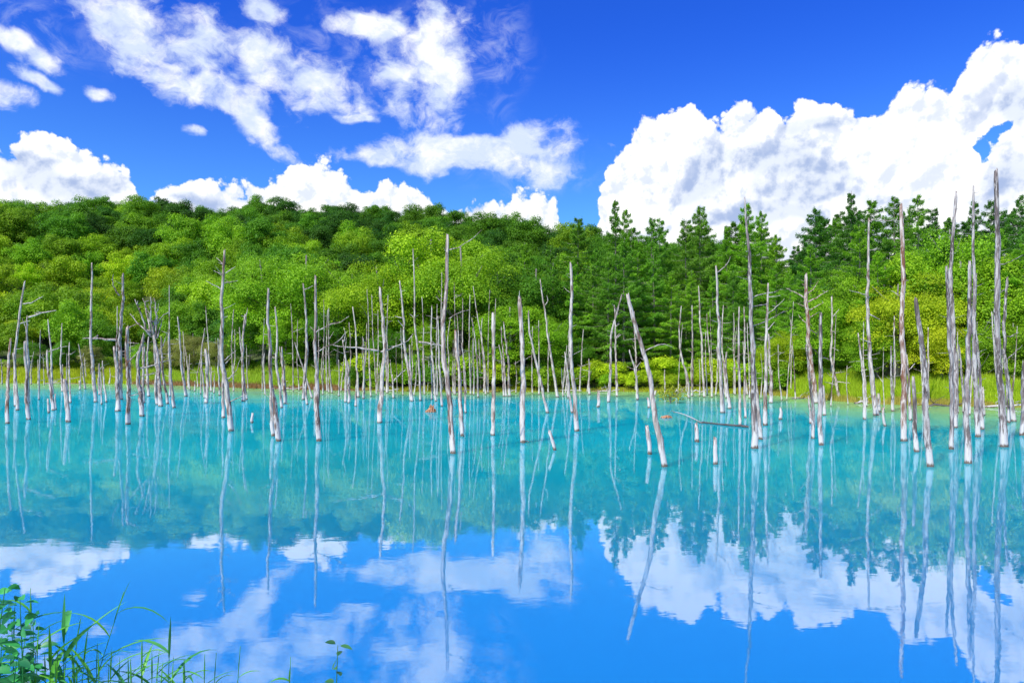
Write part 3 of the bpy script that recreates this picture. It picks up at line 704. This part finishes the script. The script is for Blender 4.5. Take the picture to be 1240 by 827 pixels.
S('w',5,[(725,493),(725,476)],tp=.8)
# --- centre right
S('p',5,[(737,487),(739,440),(743,400),(753,358)],[[(745,396),(750,392)],[(746,410),(752,405)]],'long snag of a leaning pair, tilted to the right','right-tilted snag of the pair',4)
S('p',3.4,[(747,480),(745,430),(744,370)],[[(745,410),(750,404)]],'upright snag crossed by the right-tilted one',None,4)
S('w',4,[(772,484),(771,450),(762,424)],[[(770,446),(776,438)]]); S('p',3.2,[(770,474),(769,410),(768,378)],[],None,None,5)
S('w',9,[(805,565),(798,522),(788,472),(778,427),(760,358)],[[(779,427),(790,420),(804,415),(814,421)]],'big snag leaning strongly left with one arched side branch','big left-leaning snag',2,.6)
S('w',7.5,[(786,550),(785,532),(783,517)],[], 'chunky white stub just left of the big leaning snag','chunky white stub',0,.85)
S('p',4,[(785,494),(784,482)],tp=.8); S('w',3.4,[(806,481),(805,448)]); S('w',3.4,[(819,481),(819,472)],tp=.8); S('w',3,[(794,479),(794,473)],tp=.8)
S('w',3.6,[(834,482),(832,452),(825,425),(823,400),(825,371)],[],'thin snag with a double bend right of the big leaner','double-bend thin snag')
S('p',3.4,[(838,480),(839,420),(838,370)],[],None,None,3)
S('r',7,[(844,535),(843,515)],[], 'pinkish-brown stub in open water','pinkish stub',0,.85)
S('w',3.6,[(853,481),(849,430),(846,390),(846,347)],[],None,None,2)
S('w',7,[(867,562),(866,533)],[], 'clean white post-like stub nearest the camera','white post-like stub',0,.9)
S('w',3,[(862,481),(860,430),(856,380)])
S('w',6.6,[(875,500),(872,450),(867,410),(867,323)],[[(868,330),(877,324),(883,316),(884,311)]],'white snag with a small curved horn branch at its tip','horned white snag',2,.45)
S('w',3,[(880,482),(876,430),(876,370)],[],None,None,3); S('p',5,[(884,495),(883,455),(880,427)])
S('p',4.4,[(896,516),(896,460),(895,372)],[],None,None,2)
S('w',4.4,[(903,506),(902,440),(901,372)])
S('g',9,[(914,543),(912,500),(909,440),(907,400),(904,340),(903,290),(902,240)],[[(906,362),(925,356),(948,350)],[(907,372),(930,368)],[(908,396),(926,390),(950,376)]],'tallest centre-right snag with a needle-like tip','needle-tipped tall snag',3,.25)
S('p',7,[(921,532),(917,480),(912,430),(909,370),(907,338)],[],'dark-streaked snag pressed against the right of the needle-tipped one')
S('w',5.6,[(926,515),(927,460),(928,410),(930,344)],[[(930,380),(940,372),(950,362)],[(929,400),(938,390)],[(930,360),(945,358)]],'pale snag, left of the pale pair right of the needle-tipped one','pale right-hand snag',2)
S('p',5.6,[(934,488),(933,440),(931,405)],[],None,None,3)
S('w',5,[(945,508),(945,495)],tp=.8); S('w',2.4,[(958,478),(959,418)])
# --- right
S('g',6.4,[(984,531),(982,500),(979,460),(976,418)])
S('r',7,[(988,488),(985,460),(979,410),(977,370),(976,333)],[[(978,355),(985,351),(991,340)],[(978,366),(988,361),(1003,352)],[(976,362),(966,356),(952,349)],[(977,372),(966,368)],[(979,385),(992,378)],[(977,392),(970,386),(967,381)],[(978,398),(990,404)],[(980,376),(998,366)]],'reddish snag bristling with curved bare twigs','twiggy reddish snag',4,.6)
S('w',4,[(981,513),(979,480)],tp=.6)
S('g',7,[(995,539),(994,500),(994,430),(994,380)],[],'straight grey snag just right of the twiggy reddish one','straight grey snag',1,.6)
S('w',5,[(998,503),(997,468)],tp=.6)
S('w',4.4,[(1017,478),(1010,455),(1005,430),(1007,400),(1007,360)],[[(1007,385),(1016,375)],[(1006,420),(1016,425)],[(1009,452),(1025,450)],[(1012,462),(1030,464)],[(1006,436),(994,432)],[(1012,466),(998,462)]],'crooked bare tree leaning at the bank with flat side twigs','crooked bank snag',4)
S('w',4.4,[(1047,508),(1045,480),(1042,440),(1039,404)],[[(1043,450),(1050,447)]])
S('w',7,[(1061,503),(1057,460),(1054,400),(1052,330),(1052,265)],[[(1053,360),(1040,354),(1028,352)],[(1052,380),(1066,387)],[(1053,268),(1070,267),(1090,268)],[(1055,415),(1042,410)]],'slim tall snag with thin horizontal twigs, left of the rusty-footed one','slim tall twiggy snag',2,.35)
S('w',5,[(1065,499),(1064,478)],tp=.7)
S('r',4.6,[(1073,516),(1071,506),(1069,495)],[], 'small dark brown stub tilted left by the right bank','dark tilted stub',0,.8)
S('g',4.6,[(1081,498),(1080,450),(1079,420)],[],None,None,1); S('w',3.4,[(1083,488),(1083,430),(1083,383)])
S('r',9,[(1095,534),(1094,500),(1093,440),(1092,380),(1092,330),(1091,249)],[[(1092,360),(1080,352)]],'tall snag with rust-red bark above its white foot','rusty-footed tall snag',3,.6)
S('w',4.6,[(1103,509),(1102,470),(1098,430)],[[(1101,448),(1108,440)]])
S('g',7,[(1111,547),(1109,505),(1106,458)],[],'grey broken snag of middle height right of the rusty-footed one','grey broken snag',0,.6)
S('g',8.6,[(1127,565),(1123,520),(1117,460),(1112,410),(1109,363)],[],'grey snag leaning left, nearest to the camera at right','near grey leaning snag',1,.6)
S('w',3.4,[(1124,488),(1124,440),(1124,397)])
S('g',6.6,[(1152,544),(1151,500),(1150,440),(1147,380),(1146,323)],[],'grey pole, left and shortest of the close tall poles','left short grey pole',2,.5)
S('g',8,[(1155,518),(1157,470),(1157,400),(1154,330),(1158,233)],[],'very tall grey pole bowed slightly left at mid height','bowed tall grey pole',3,.42)
S('g',4.6,[(1168,500),(1166,460),(1161,418)])
S('g',9,[(1172,561),(1172,500),(1174,450),(1172,400),(1174,318)],[],'thick split grey snag with a jagged top, in front of the tall poles','thick jagged grey snag',2,.55)
S('g',6,[(1184,529),(1181,470),(1177,400),(1177,300),(1179,226)],[],'very tall thin grey pole behind the thick jagged snag','very tall thin grey pole',3,.42)
S('g',5.6,[(1189,520),(1189,480),(1187,420),(1182,380),(1182,332)],[],None,None,2)
S('w',4.4,[(1192,503),(1190,470)],tp=.7)
S('w',4,[(1211,506),(1205,430),(1201,378)],[],None,None,1)
S('g',9.5,[(1216,541),(1213,490),(1211,440),(1208,380),(1207,300),(1206,207)],[[(1208,322),(1222,318),(1238,309)]],'tallest and darkest pole, near the right edge','tallest dark pole',5,.6)
S('g',4,[(1222,512),(1220,470),(1217,430)])
S('g',7,[(1228,510),(1224,470),(1219,430),(1220,380),(1220,337)],[[(1221,434),(1230,426),(1238,418)],[(1223,408),(1234,402)]],'grey snag with pale side twigs right of the tallest dark pole','grey twig-sided snag',3,.45)
S('g',8,[(1237,527),(1238,480),(1240,440)],[],'thick stub cut by the right edge of the picture','edge stub',0,.7)

RF = random.Random(21)
for a0, a1, n_, t0, t1 in ((0, 130, 10, 405, 452), (130, 300, 18, 395, 450), (300, 430, 12, 380, 445), (430, 600, 30, 350, 445), (600, 720, 10, 385, 450), (815, 965, 18, 365, 450), (1000, 1240, 12, 370, 450)):
    for j in range(n_):      # the screen of fine stems along the bank
        bx = a0+(a1-a0)*(j+RF.random())/n_; D_ = float(shoreD((bx-620)/F)); by = HY+CAMH*F/(D_-RF.uniform(-0.5, 9)); tp_ = RF.uniform(t0, t1); ln = RF.gauss(0, 0.045)*(by-tp_)
        S(RF.choice('wwp'), RF.uniform(1.5, 2.7), [(bx, by), (bx+ln*0.5+RF.uniform(-1.5, 1.5), (by+tp_)/2), (bx+ln, tp_)], [], 'SCREEN', None, RF.choice((0, 0, 1, 2)), 0.4)
def make_snag(k, q):
    rg = np.random.default_rng(900+k)
    bx, by = q['pts'][0]; t = (bx-620)/F
    D = float(shoreD(t)); d = CAMH*F/(by-HY)
    onland = d > D-0.2
    if onland: d = D+rg.uniform(-0.3, 1.2)
    pts = q['pts']; H = (pts[0][1]-pts[-1][1])/F*d
    lean = rg.normal()*0.035
    P = [P3(x, y, d) for x, y in pts]
    if onland: P[0][2] = min(P[0][2], float(ground(P[0][0], d))-0.05)
    # real lean towards or away from the viewer, kept on the same sight line
    P = [p*1.0 for p in P]
    base = P[0].copy()
    for p in P[1:]:
        off = (p[2]-base[2])*lean; s = (d+off)/d
        p[0] *= s; p[1] = d+off; p[2] = CAMH+(p[2]-CAMH)*s
    dirn = P[0]-P[1]; dirn /= np.linalg.norm(dirn); P = [P[0]+dirn*0.5]+P
    n = max(6, min(40, int(H/0.22)+5)); path, qd, L = smooth_path(P, n)
    r0 = q['w']*0.80/2/F*d
    f = qd/L
    path[:, 0] += np.cumsum(rg.normal(size=n))*r0*0.20*np.sin(np.pi*f); path[:, 1] += np.cumsum(rg.normal(size=n))*r0*0.10*np.sin(np.pi*f)
    rad = r0*((1-f)+q['tp']*f)*(1+0.16*np.exp(-f*12))
    if H > 2.5: rad *= 1+0.10*np.sin(f*9+rg.uniform(0, 6))*(1-f)
    rad[-1] *= 0.75
    o0 = path[0].copy(); o0[2] = 0 if not onland else float(ground(o0[0], d))
    V, Fx = tube(path-o0, rad, 10, 0.13, rg)
    # jagged broken tip
    seg = 10; ti = np.arange((n-1)*seg, n*seg); V[ti] += np.column_stack([np.zeros(seg), np.zeros(seg), rg.uniform(-0.6, 1.6, seg)*rad[-1]*1.6])
    parts = [(V, Fx)]
    nt = q['twigs']*2+(2 if H > 3 else 0)
    for j in range(nt):     # small broken stubs of twigs, part of the trunk surface
        i_ = int(n*rg.uniform(0.3, 0.96)); i_ = min(i_, n-1); a = rg.uniform(0, 6.28); Lb = (0.08+0.75*rg.random()**2.2)*min(1.5, d/30)
        dv = np.array([math.cos(a), math.sin(a)*0.7, rg.uniform(-0.1, 0.5)]); p0 = path[i_]-o0
        parts.append(tube([p0, p0+dv*Lb*0.5, p0+dv*Lb+np.array([0, 0, rg.uniform(-.1, .15)*Lb])], [0.013*d/30, 0.009*d/30, 0.004*d/30], 5))
    V, Fx = join(parts); me = mesh_np('snag_trunk', V, Fx, SM[q['tone']], True)
    if q['br']:
        e = bpy.data.objects.new('dead_tree', None); C.objects.link(e); e.location = o0; e.empty_display_size = 0.3
        obj('trunk', me, e)
        for b_ in q['br']:
            dyt = rg.uniform(-0.5, 0.5); m = len(b_)
            # depth of the trunk where the branch leaves
            z0 = P3(b_[0][0], b_[0][1], d)[2]; da = d+(z0-base[2])*lean
            Lp = math.dist(b_[0], b_[-1])/F*d
            pp = []
            for j, (x, y) in enumerate(b_):
                f_ = j/(m-1); pp.append(P3(x, y, da+dyt*Lp*f_))
            pth, _, _ = smooth_path(pp, 9); wob = rg.normal(size=(9, 3))*Lp*0.012; wob[0] = 0; pth += wob
            rb = min(max(0.026, Lp*0.020), r0*0.55)*d/32
            bp_ = [tube(pth-o0, np.linspace(rb, rb*0.35, 9), 6)]
            if Lp > 1.0:
                for _ in range(int(Lp*1.2)):
                    i_ = rg.integers(3, 8); dv = np.array([rg.normal(), rg.normal()*0.6, abs(rg.normal())*0.6]); dv /= np.linalg.norm(dv)
                    bp_.append(tube([pth[i_]-o0, pth[i_]-o0+dv*Lp*rg.uniform(0.08, 0.2)], [rb*0.45, rb*0.2], 4))
            V2, F2 = join(bp_); obj('branch', mesh_np('snag_branch', V2, F2, SM[q['tone']], True), e)
    else:
        e = obj('dead_tree', me, None, o0)
    return e, d, H
order = sorted(range(len(SNAGS)), key=lambda k: SNAGS[k]['pts'][0][0])
ordw = ['first', 'second', 'third', 'fourth', 'fifth', 'sixth', 'seventh', 'eighth', 'ninth', 'tenth', 'eleventh', 'twelfth', 'thirteenth', 'fourteenth', 'fifteenth', 'sixteenth', 'seventeenth', 'eighteenth', 'nineteenth', 'twentieth']
cur = 'leftmost dark-footed snag'; cnt = 0
for k in order:
    q = SNAGS[k]; e, d, H = make_snag(k, q)
    if q['short']: cur = q['short']; cnt = 0
    lab = q['label']
    if not lab:
        size = 'low' if H < 1.6 else ('short' if H < 3.5 else ('mid-height' if H < 6.5 else 'tall'))
        tw = {'w': 'pale', 'p': 'patchy', 'g': 'grey', 'r': 'reddish'}[q['tone']]
        kind = 'stub' if H < 1.6 else 'snag'
        lab = f'{size} {tw} {kind}, {ordw[cnt]} lesser one right of the {cur}'; cnt += 1
    grp_ = 'dead trees standing in the pond'
    if lab == 'SCREEN': lab = f'hair-thin pale dead stem at the far bank behind the {cur}'; grp_ = f'fine dead stems behind the {cur}'
    tag(e, lab, 'dead tree', grp_)
print('snags', len(SNAGS))

# ------------------------------------------------------------------ small things on the water
def P_water(px, py): d = CAMH*F/(py-HY); return (px-620)/F*d, d
m_root, T, b, o = material('orange_root_wood')
tco = T.new('ShaderNodeTexCoord').outputs['Object']
T.put(b.inputs['Base Color'], T.mix(T.mapr(T.noise(tco, 9, 5, 0.6), 0.35, 0.65), (0.30, 0.11, 0.035, 1), (0.62, 0.36, 0.20, 1))); b.inputs['Roughness'].default_value = 0.85
rg = np.random.default_rng(77)
def root_clump(px, py, wpx, hpx, label, cat):
    x, d = P_water(px, py); w = wpx/F*d; h = hpx/F*d; parts = []
    for k in range(34):
        a = rg.uniform(0, 6.28); r_ = w/2*rg.uniform(0.5, 1.0); hh = h*rg.uniform(0.3, 1.0)*(1-0.4*abs(math.cos(a)))
        p0 = np.array([math.cos(a)*r_, math.sin(a)*r_*0.6, -0.05]); p2 = np.array([math.cos(a+1.2)*r_*0.35+w*0.12, math.sin(a+1.2)*r_*0.2, hh])
        p1 = (p0+p2)/2+rg.normal(size=3)*w*0.10
        parts.append(tube([p0, p1, p2], np.array([0.05, 0.04, 0.018])*w/1.1, 6, 0.1, rg))
    parts.append(tube([(-w*0.34, 0, 0.0), (0, 0, h*0.22), (w*0.36, 0.05, 0.02)], [w*0.10, w*0.16, w*0.10], 9, 0.25, rg))
    V, Fx = join(parts); o_ = obj('root_clump', mesh_np('root_clump', V, Fx, m_root, True), None, (x, d, 0)); return tag(o_, label, cat)
root_clump(521, 499, 15, 13, 'orange-brown tangle of roots sticking out of the water left of centre', 'roots')
root_clump(807, 506, 16, 4, 'flat orange-brown clump of debris right of the big leaning snag', 'roots')
# floating log
x0, d0 = P_water(847, 512); x1, d1_ = P_water(906, 518)
pa_ = np.linspace([x0, d0, 0.03], [x1, d1_, 0.05], 12); pa_[:, 2] += rg.normal(size=12)*0.006; pa_[:, 1] += np.cumsum(rg.normal(size=12))*0.05
V, Fx = tube(pa_-pa_[0], np.linspace(0.03, 0.055, 12), 8, 0.1, rg)
m_wet, T, b, o = material('wet_dark_wood'); b.inputs['Roughness'].default_value = 0.5
T.put(b.inputs['Base Color'], T.mix(T.noise(T.new('ShaderNodeTexCoord').outputs['Object'], 6, 5, 0.6), (0.05, 0.035, 0.03, 1), (0.16, 0.13, 0.12, 1)))
tag(obj('floating_log', mesh_np('floating_log', V, Fx, m_wet, True), None, pa_[0]), 'thin dark log lying on the water left of the needle-tipped snag', 'log')
x0, d0 = P_water(813, 499); x1, d1_ = P_water(850, 513)
pa_ = np.linspace([x0, d0, 0.05], [x1, d1_, 0.03], 12); pa_[:, 2] += 0.10*np.sin(np.linspace(0, 3.14, 12))
V, Fx = tube(pa_-pa_[0], np.linspace(0.02, 0.03, 12), 7, 0.1, rg)
tag(obj('floating_branch', mesh_np('floating_branch', V, Fx, SM['p'], True), None, pa_[0]), 'thin pale curved branch on the water joining the orange debris and the dark log', 'branch')
# long thin pole lying at the far shore behind the thick white column
a_ = P3(590, 471, 80); b_ = P3(704, 475, 74); pth = np.linspace(a_, b_, 10); pth[:, 2] = 0.18+rg.normal(size=10)*0.02
V, Fx = tube(pth-pth[0], np.full(10, 0.05), 6, 0.1, rg)
tag(obj('fallen_pole', mesh_np('fallen_pole', V, Fx, SM['w'], True), None, pth[0]), 'long thin fallen pole lying along the far shoreline at centre', 'log')
for k, (px_, off_, L_) in enumerate(((70, 0.6, 3.0), (205, 0.5, 2.4), (355, 0.7, 3.2), (470, 0.5, 2.5), (560, 0.4, 3.4), (735, 0.6, 2.2), (835, 0.8, 3.6), (915, 0.5, 2.4), (975, 0.9, 3.0), (1045, 1.0, 2.2), (1135, 0.8, 2.8), (1200, 1.1, 2.4))):
    D_ = float(shoreD((px_-620)/F)); x_ = (px_-620)/F*D_; pth = np.linspace([x_-L_/2, D_-off_, 0.02], [x_+L_/2, D_-off_+rg.uniform(-1.2, 0.6), 0.25], 9); pth[1:, :] += rg.normal(size=(8, 3))*0.06
    parts = [tube(pth-pth[0], np.linspace(0.09, 0.03, 9), 7, 0.15, rg)]
    for j in range(4):
        b0 = pth[rg.integers(2, 8)]-pth[0]; parts.append(tube([b0, b0+np.array([rg.uniform(-.4, .4), -0.1, rg.uniform(.15, .35)]), b0+np.array([rg.uniform(-.8, .8), rg.uniform(-.5, .2), rg.uniform(.3, .8)])], [0.03, 0.02, 0.008], 5))
    V, Fx = join(parts); where_ = ('leftmost', 'second from left', 'third from left', 'fourth from left', 'fifth from left', 'sixth from left', 'seventh from left', 'fifth from right', 'fourth from right', 'third from right', 'second from right', 'rightmost')[k]
    tag(obj('driftwood', mesh_np('driftwood', V, Fx, (SM['p'], m_wet, SM['g'])[k % 3], True), None, pth[0]), f'fallen branchy driftwood at the far waterline, {where_}', 'driftwood', 'driftwood along the far waterline')
# yellow-green leafy sprig standing in the water
x, d = P_water(812, 488)
P = rg.normal(size=(420, 3))*np.array([0.62, 0.4, 0.30])+np.array([0, 0, 0.75]); P[:, 2] = np.abs(P[:, 2])
V, Q = leaves(P, rg.normal(size=(420, 3))+np.array([0, -0.5, 0.8]), 0.20, 0.11, rg)
e = bpy.data.objects.new('water_shrub', None); C.objects.link(e); e.location = (x, d, 0)
o_ = obj('foliage', mesh_np('sprig_leaves', V, [(4, Q)], m_leaf, False, np.repeat(rg.random(420), 4)), e); o_.color = (0.34, 0.38, 0.02, 1)
V, Fx = join([tube([(0, 0, -0.2), (rg.uniform(-.2, .2), 0, 0.4), (rg.uniform(-.8, .8), rg.uniform(-.3, .3), rg.uniform(0.7, 1.1))], [0.025, 0.018, 0.008], 5) for _ in range(8)])
obj('stem', mesh_np('sprig_stems', V, Fx, m_bark, True), e)
tag(e, 'small yellow-green leafy bush standing in the water right of the big leaning snag', 'bush')

# ------------------------------------------------------------------ plants on the near bank
m_fg, T, b, o = material('near_leaves')
oi = T.new('ShaderNodeObjectInfo').outputs['Color']; at = T.new('ShaderNodeAttribute', attribute_name='rnd').outputs['Fac']
nn = T.noise(T.new('ShaderNodeTexCoord').outputs['Object'], 25, 4, 0.6)
hs = T.new('ShaderNodeHueSaturation'); T.put(hs.inputs['Color'], oi); T.put(hs.inputs['Value'], T.math('ADD', T.mapr(at, 0, 1, 0.55, 1.35, 'LINEAR'), T.math('MULTIPLY', T.math('SUBTRACT', nn, 0.5), 0.5))); T.put(hs.inputs['Hue'], T.mapr(at, 0, 1, 0.52, 0.485, 'LINEAR'))
T.put(b.inputs['Base Color'], hs.outputs[0]); b.inputs['Roughness'].default_value = 0.42
tr = T.new('ShaderNodeBsdfTranslucent'); T.put(tr.inputs['Color'], hs.outputs[0]); mx = T.new('ShaderNodeMixShader'); mx.inputs[0].default_value = 0.35
T.l.new(b.outputs[0], mx.inputs[1]); T.l.new(tr.outputs[0], mx.inputs[2]); T.l.new(mx.outputs[0], o.inputs[0])
def leaf_blade(base, direction, L, Wd, droop, rg, fold=0.25, seg=6, shape='lance', roll=0.0):
    """a real leaf: folded along its midrib, arching; returns verts, faces"""
    dv = np.array(direction, float); dv /= np.linalg.norm(dv); up = np.array([0, 0, 1.0])
    side = np.cross(dv, up); side /= max(np.linalg.norm(side), 1e-6); side = side*math.cos(roll)+np.cross(side, dv)*math.sin(roll)
    V = []; p = np.array(base, float); st = L/seg
    for i_ in range(seg+1):
        f = i_/seg
        if shape == 'lance': w = Wd*(math.sin(math.pi*min(1, f*0.95+0.05))**0.6)*(1-f)**0.35 if f < 1 else 0
        else: w = Wd*math.sin(math.pi*f)**0.75*(1.15-0.5*f) if 0 < f < 1 else Wd*0.03
        nrm = np.cross(side, dv)
        V += [p-side*w/2+nrm*w*fold, p.copy(), p+side*w/2+nrm*w*fold]
        dv = dv+np.array([0, 0, -droop/seg]); dv /= np.linalg.norm(dv); p = p+dv*st
    V = np.array(V); Q = []
    for i_ in range(seg):
        a = i_*3; Q += [[a, a+1, a+4, a+3], [a+1, a+2, a+5, a+4]]
    return V, [(4, np.array(Q))]
def near_pt(px, py, d): return np.array([(px-620)/F*d, d, CAMH+(HY-py)/F*d])
def finish(name, stems, lv, rn, color, label, cat, root, group=None):
    e = bpy.data.objects.new(name, None); C.objects.link(e); e.location = root; e.empty_display_size = 0.1
    for s_ in stems:
        V, Fx = s_; o_ = obj('stem', mesh_np('stem', V-root, Fx, m_fg, True, np.full(len(V), 0.35)), e); o_.color = color
    for (V, Fx), r in zip(lv, rn):
        o_ = obj('leaf', mesh_np('leaf', V-root, Fx, m_fg, True, np.full(len(V), r)), e); o_.color = color
    tag(e, label, cat, group); return e
def reed(tip, d, n, label, L=0.30, Wd=0.016, color=(0.1, 0.3, 0.03, 1), lean=0.0, spread=1.0, bare=0.25, seed=0, bend=0.0):
    rg = np.random.default_rng(seed); T_ = near_pt(tip[0], tip[1], d)
    root = np.array([T_[0]-lean, d+rg.uniform(-0.1, 0.15), 0]); root[2] = float(ground(root[0], root[1]))-0.02
    pts = np.array([root, root*0.5+T_*0.5+np.array([-bend*0.6-lean*0.25, 0, 0.06]), T_]); path, _, L0 = smooth_path(pts, 12)
    stem = [tube(path, np.linspace(0.0045, 0.0012, 12), 6)]
    lv = []; rn = []
    for i_ in range(n):
        f = bare+(0.97-bare)*(i_+0.5)/n; j = f*11; j0 = int(j); p = path[j0]*(1-(j-j0))+path[min(11, j0+1)]*(j-j0)
        s = -1 if i_ % 2 else 1; a = rg.normal()*0.5; upd = (path[min(11, j0+1)]-path[j0]); upd /= np.linalg.norm(upd)
        dv = upd*rg.uniform(0.55, 1.0)+np.array([s*math.cos(a)*0.75*spread, math.sin(a)*0.7, 0.05])
        lv.append(leaf_blade(p, dv, L*rg.uniform(0.7, 1.2)*(1.1-0.35*f), Wd*1.25*rg.uniform(0.8, 1.25), rg.uniform(0.5, 1.5), rg)); rn.append(float(np.clip(rg.normal()*0.22+0.5, 0, 1)))
    lv.append(leaf_blade(path[-2], T_-path[-3], L*0.6, Wd*0.7, 0.3, rg)); rn.append(0.5)
    return finish('reed_plant', stem, lv, rn, color, label, 'reed', root, 'reeds on the near bank')
REEDS = [((28+13*j, (798, 806, 790, 803, 796)[j % 5]), 2.8+0.05*(j % 3), 7, f'{w_} low grassy reed from the left in the front tangle along the bottom edge', 0.20, 0.011, 0.02, 0) for j, w_ in enumerate(('first','second','third','fourth','fifth','sixth','seventh','eighth','ninth','tenth','eleventh','twelfth','thirteenth','fourteenth','fifteenth','sixteenth'))]+[ # tip px,py, distance, leaves, label, L, W, lean, bend
 ((37,712),3.0,6,'thin reed rising above the leafy shrub at the bottom left corner',0.20,0.014,0.03,0),
 ((150,716),3.1,7,'tallest arching reed with drooping leaves, leaning right over the water',0.34,0.016,0.28,0.05),
 ((78,740),2.9,6,'broad-leaved reed just right of the leafy shrub, leaf tip pointing up',0.34,0.026,0.0,0),
 ((97,750),3.0,7,'fine reed leaning right, left of the tallest arching reed',0.26,0.014,0.12,0.02),
 ((60,775),2.8,7,'thick tuft of reed leaves low beside the leafy shrub',0.30,0.024,-0.02,0),
 ((118,780),2.9,8,'dense small-leaved reed at the bottom edge below the arching reed',0.24,0.012,0.02,0),
 ((135,790),3.0,8,'bushy reed at the bottom edge, right below the arching reed',0.24,0.012,0.05,0),
 ((172,774),2.9,8,'short reed with narrow spreading leaves left of the single dark blade',0.22,0.012,0.02,0),
 ((206,760),2.85,5,'upright dark reed blade with a pointed tip',0.30,0.018,0.07,0),
 ((192,795),3.0,8,'spreading reed at the foot of the upright dark blade',0.24,0.012,0.02,0),
 ((248,792),2.9,3,'thin dark grass spear, left of a close pair at the bottom edge',0.20,0.009,0.05,0),
 ((262,790),2.85,3,'thin dark grass spear, right of a close pair at the bottom edge',0.18,0.010,0.05,0),
 ((291,782),3.0,3,'sparse light reed with one leaf bent to the right',0.18,0.009,0.06,0),
 ((352,795),3.0,4,'small reed tuft between the sparse light reed and the sprig',0.12,0.016,0.04,0),
 ((18,735),2.9,7,'reed mixed into the leafy shrub near the left edge',0.26,0.016,0.02,0),
 ((70,790),2.8,9,'narrow-leaved reed in the thick of the tuft right of the leafy shrub',0.24,0.013,0.01,0),
 ((105,770),2.95,8,'slanting reed with long leaves under the tallest arching reed',0.28,0.014,0.10,0.03),
 ((155,800),2.9,9,'low spreading reed between the bushy reed and the short reed',0.22,0.012,0.0,0),
 ((222,805),2.95,8,'low spreading reed right of the upright dark blade',0.20,0.012,0.02,0),
 ((47,758),2.85,8,'reed growing through the right edge of the leafy shrub',0.24,0.014,0.02,0),
 ((88,800),2.75,8,'low dark clump of reed leaves at the bottom edge near the shrub',0.28,0.020,0.0,0)]
for k, (tip, d, n, lab, L, Wd, lean, bend) in enumerate(REEDS):
    c = (0.17, 0.58, 0.05, 1) if k % 3 else (0.08, 0.40, 0.09, 1)
    reed(tip, d, n if n < 5 else int(n*1.7), lab, L, Wd, c, lean, 1.0, 0.2 if n > 4 else 0.5, 40+k, bend)
def leafy(stems, d, label, color, leafL, seed, cat='shrub', name='leafy_shrub', step=0.045):
    rg = np.random.default_rng(seed); st = []; lv = []; rn = []
    r0 = near_pt(stems[0][0][0], 827, d); root = np.array([r0[0], d, float(ground(r0[0], d))-0.02])
    for (b0, tip) in stems:
        T_ = near_pt(tip[0], tip[1], d+rg.uniform(-0.2, 0.2)); B_ = near_pt(b0[0], b0[1], d); B_[2] = float(ground(B_[0], B_[1]))-0.02; B_ = B_*0.6+root*0.4
        path, _, L0 = smooth_path([B_, (B_+T_)/2+rg.normal(size=3)*0.04, T_], 14); st.append(tube(path, np.linspace(0.006, 0.0016, 14), 6))
        n = int(L0*0.75/step)
        for i_ in range(n):
            f = 0.25+0.75*(i_+1)/n; j = f*13; j0 = min(12, int(j)); p = path[j0]*(1-(j-j0))+path[j0+1]*(j-j0)
            a = i_*2.4+rg.normal()*0.4
            for s_ in (0, 3.14):
                dv = np.array([math.cos(a+s_), math.sin(a+s_), rg.uniform(-0.35, 0.5)])
                pet = p+dv*0.012
                lv.append(leaf_blade(pet, dv, leafL*rg.uniform(0.65, 1.2), leafL*0.5, rg.uniform(0.2, 0.9), rg, 0.14, 6, 'ovate', rg.normal()*0.7)); rn.append(float(np.clip(0.45+rg.normal()*0.25, 0, 1)))
    if len(lv) > 100:      # past a hundred leaves the rest are one mass
        extra = lv[95:]; V, Fx = join(extra); lv = lv[:95]; rn = rn[:95]
        e = finish(name, st, lv, rn, color, label, cat, root)
        o_ = obj('foliage', mesh_np('foliage', V-root, Fx, m_fg, True, np.repeat(rg.random(len(extra)), 21)), e); o_.color = color; o_['kind'] = 'stuff'
        return e
    return finish(name, st, lv, rn, color, label, cat, root)
leafy([((0,827),(6,712)),((12,827),(24,722)),((-10,827),(-6,718)),((20,827),(40,745)),((5,827),(14,752)),((25,827),(30,775)),((-4,827),(2,770)),((15,827),(44,785)),((8,827),(20,800))], 2.7, 'dense leafy shrub with oval leaves filling the bottom left corner', (0.06, 0.42, 0.11, 1), 0.060, 3, step=0.030)
leafy([((402,827),(409,781))], 3.0, 'small upright sprig with paired leaves at the bottom edge', (0.08, 0.28, 0.07, 1), 0.055, 9, 'plant', 'leafy_sprig', 0.05)
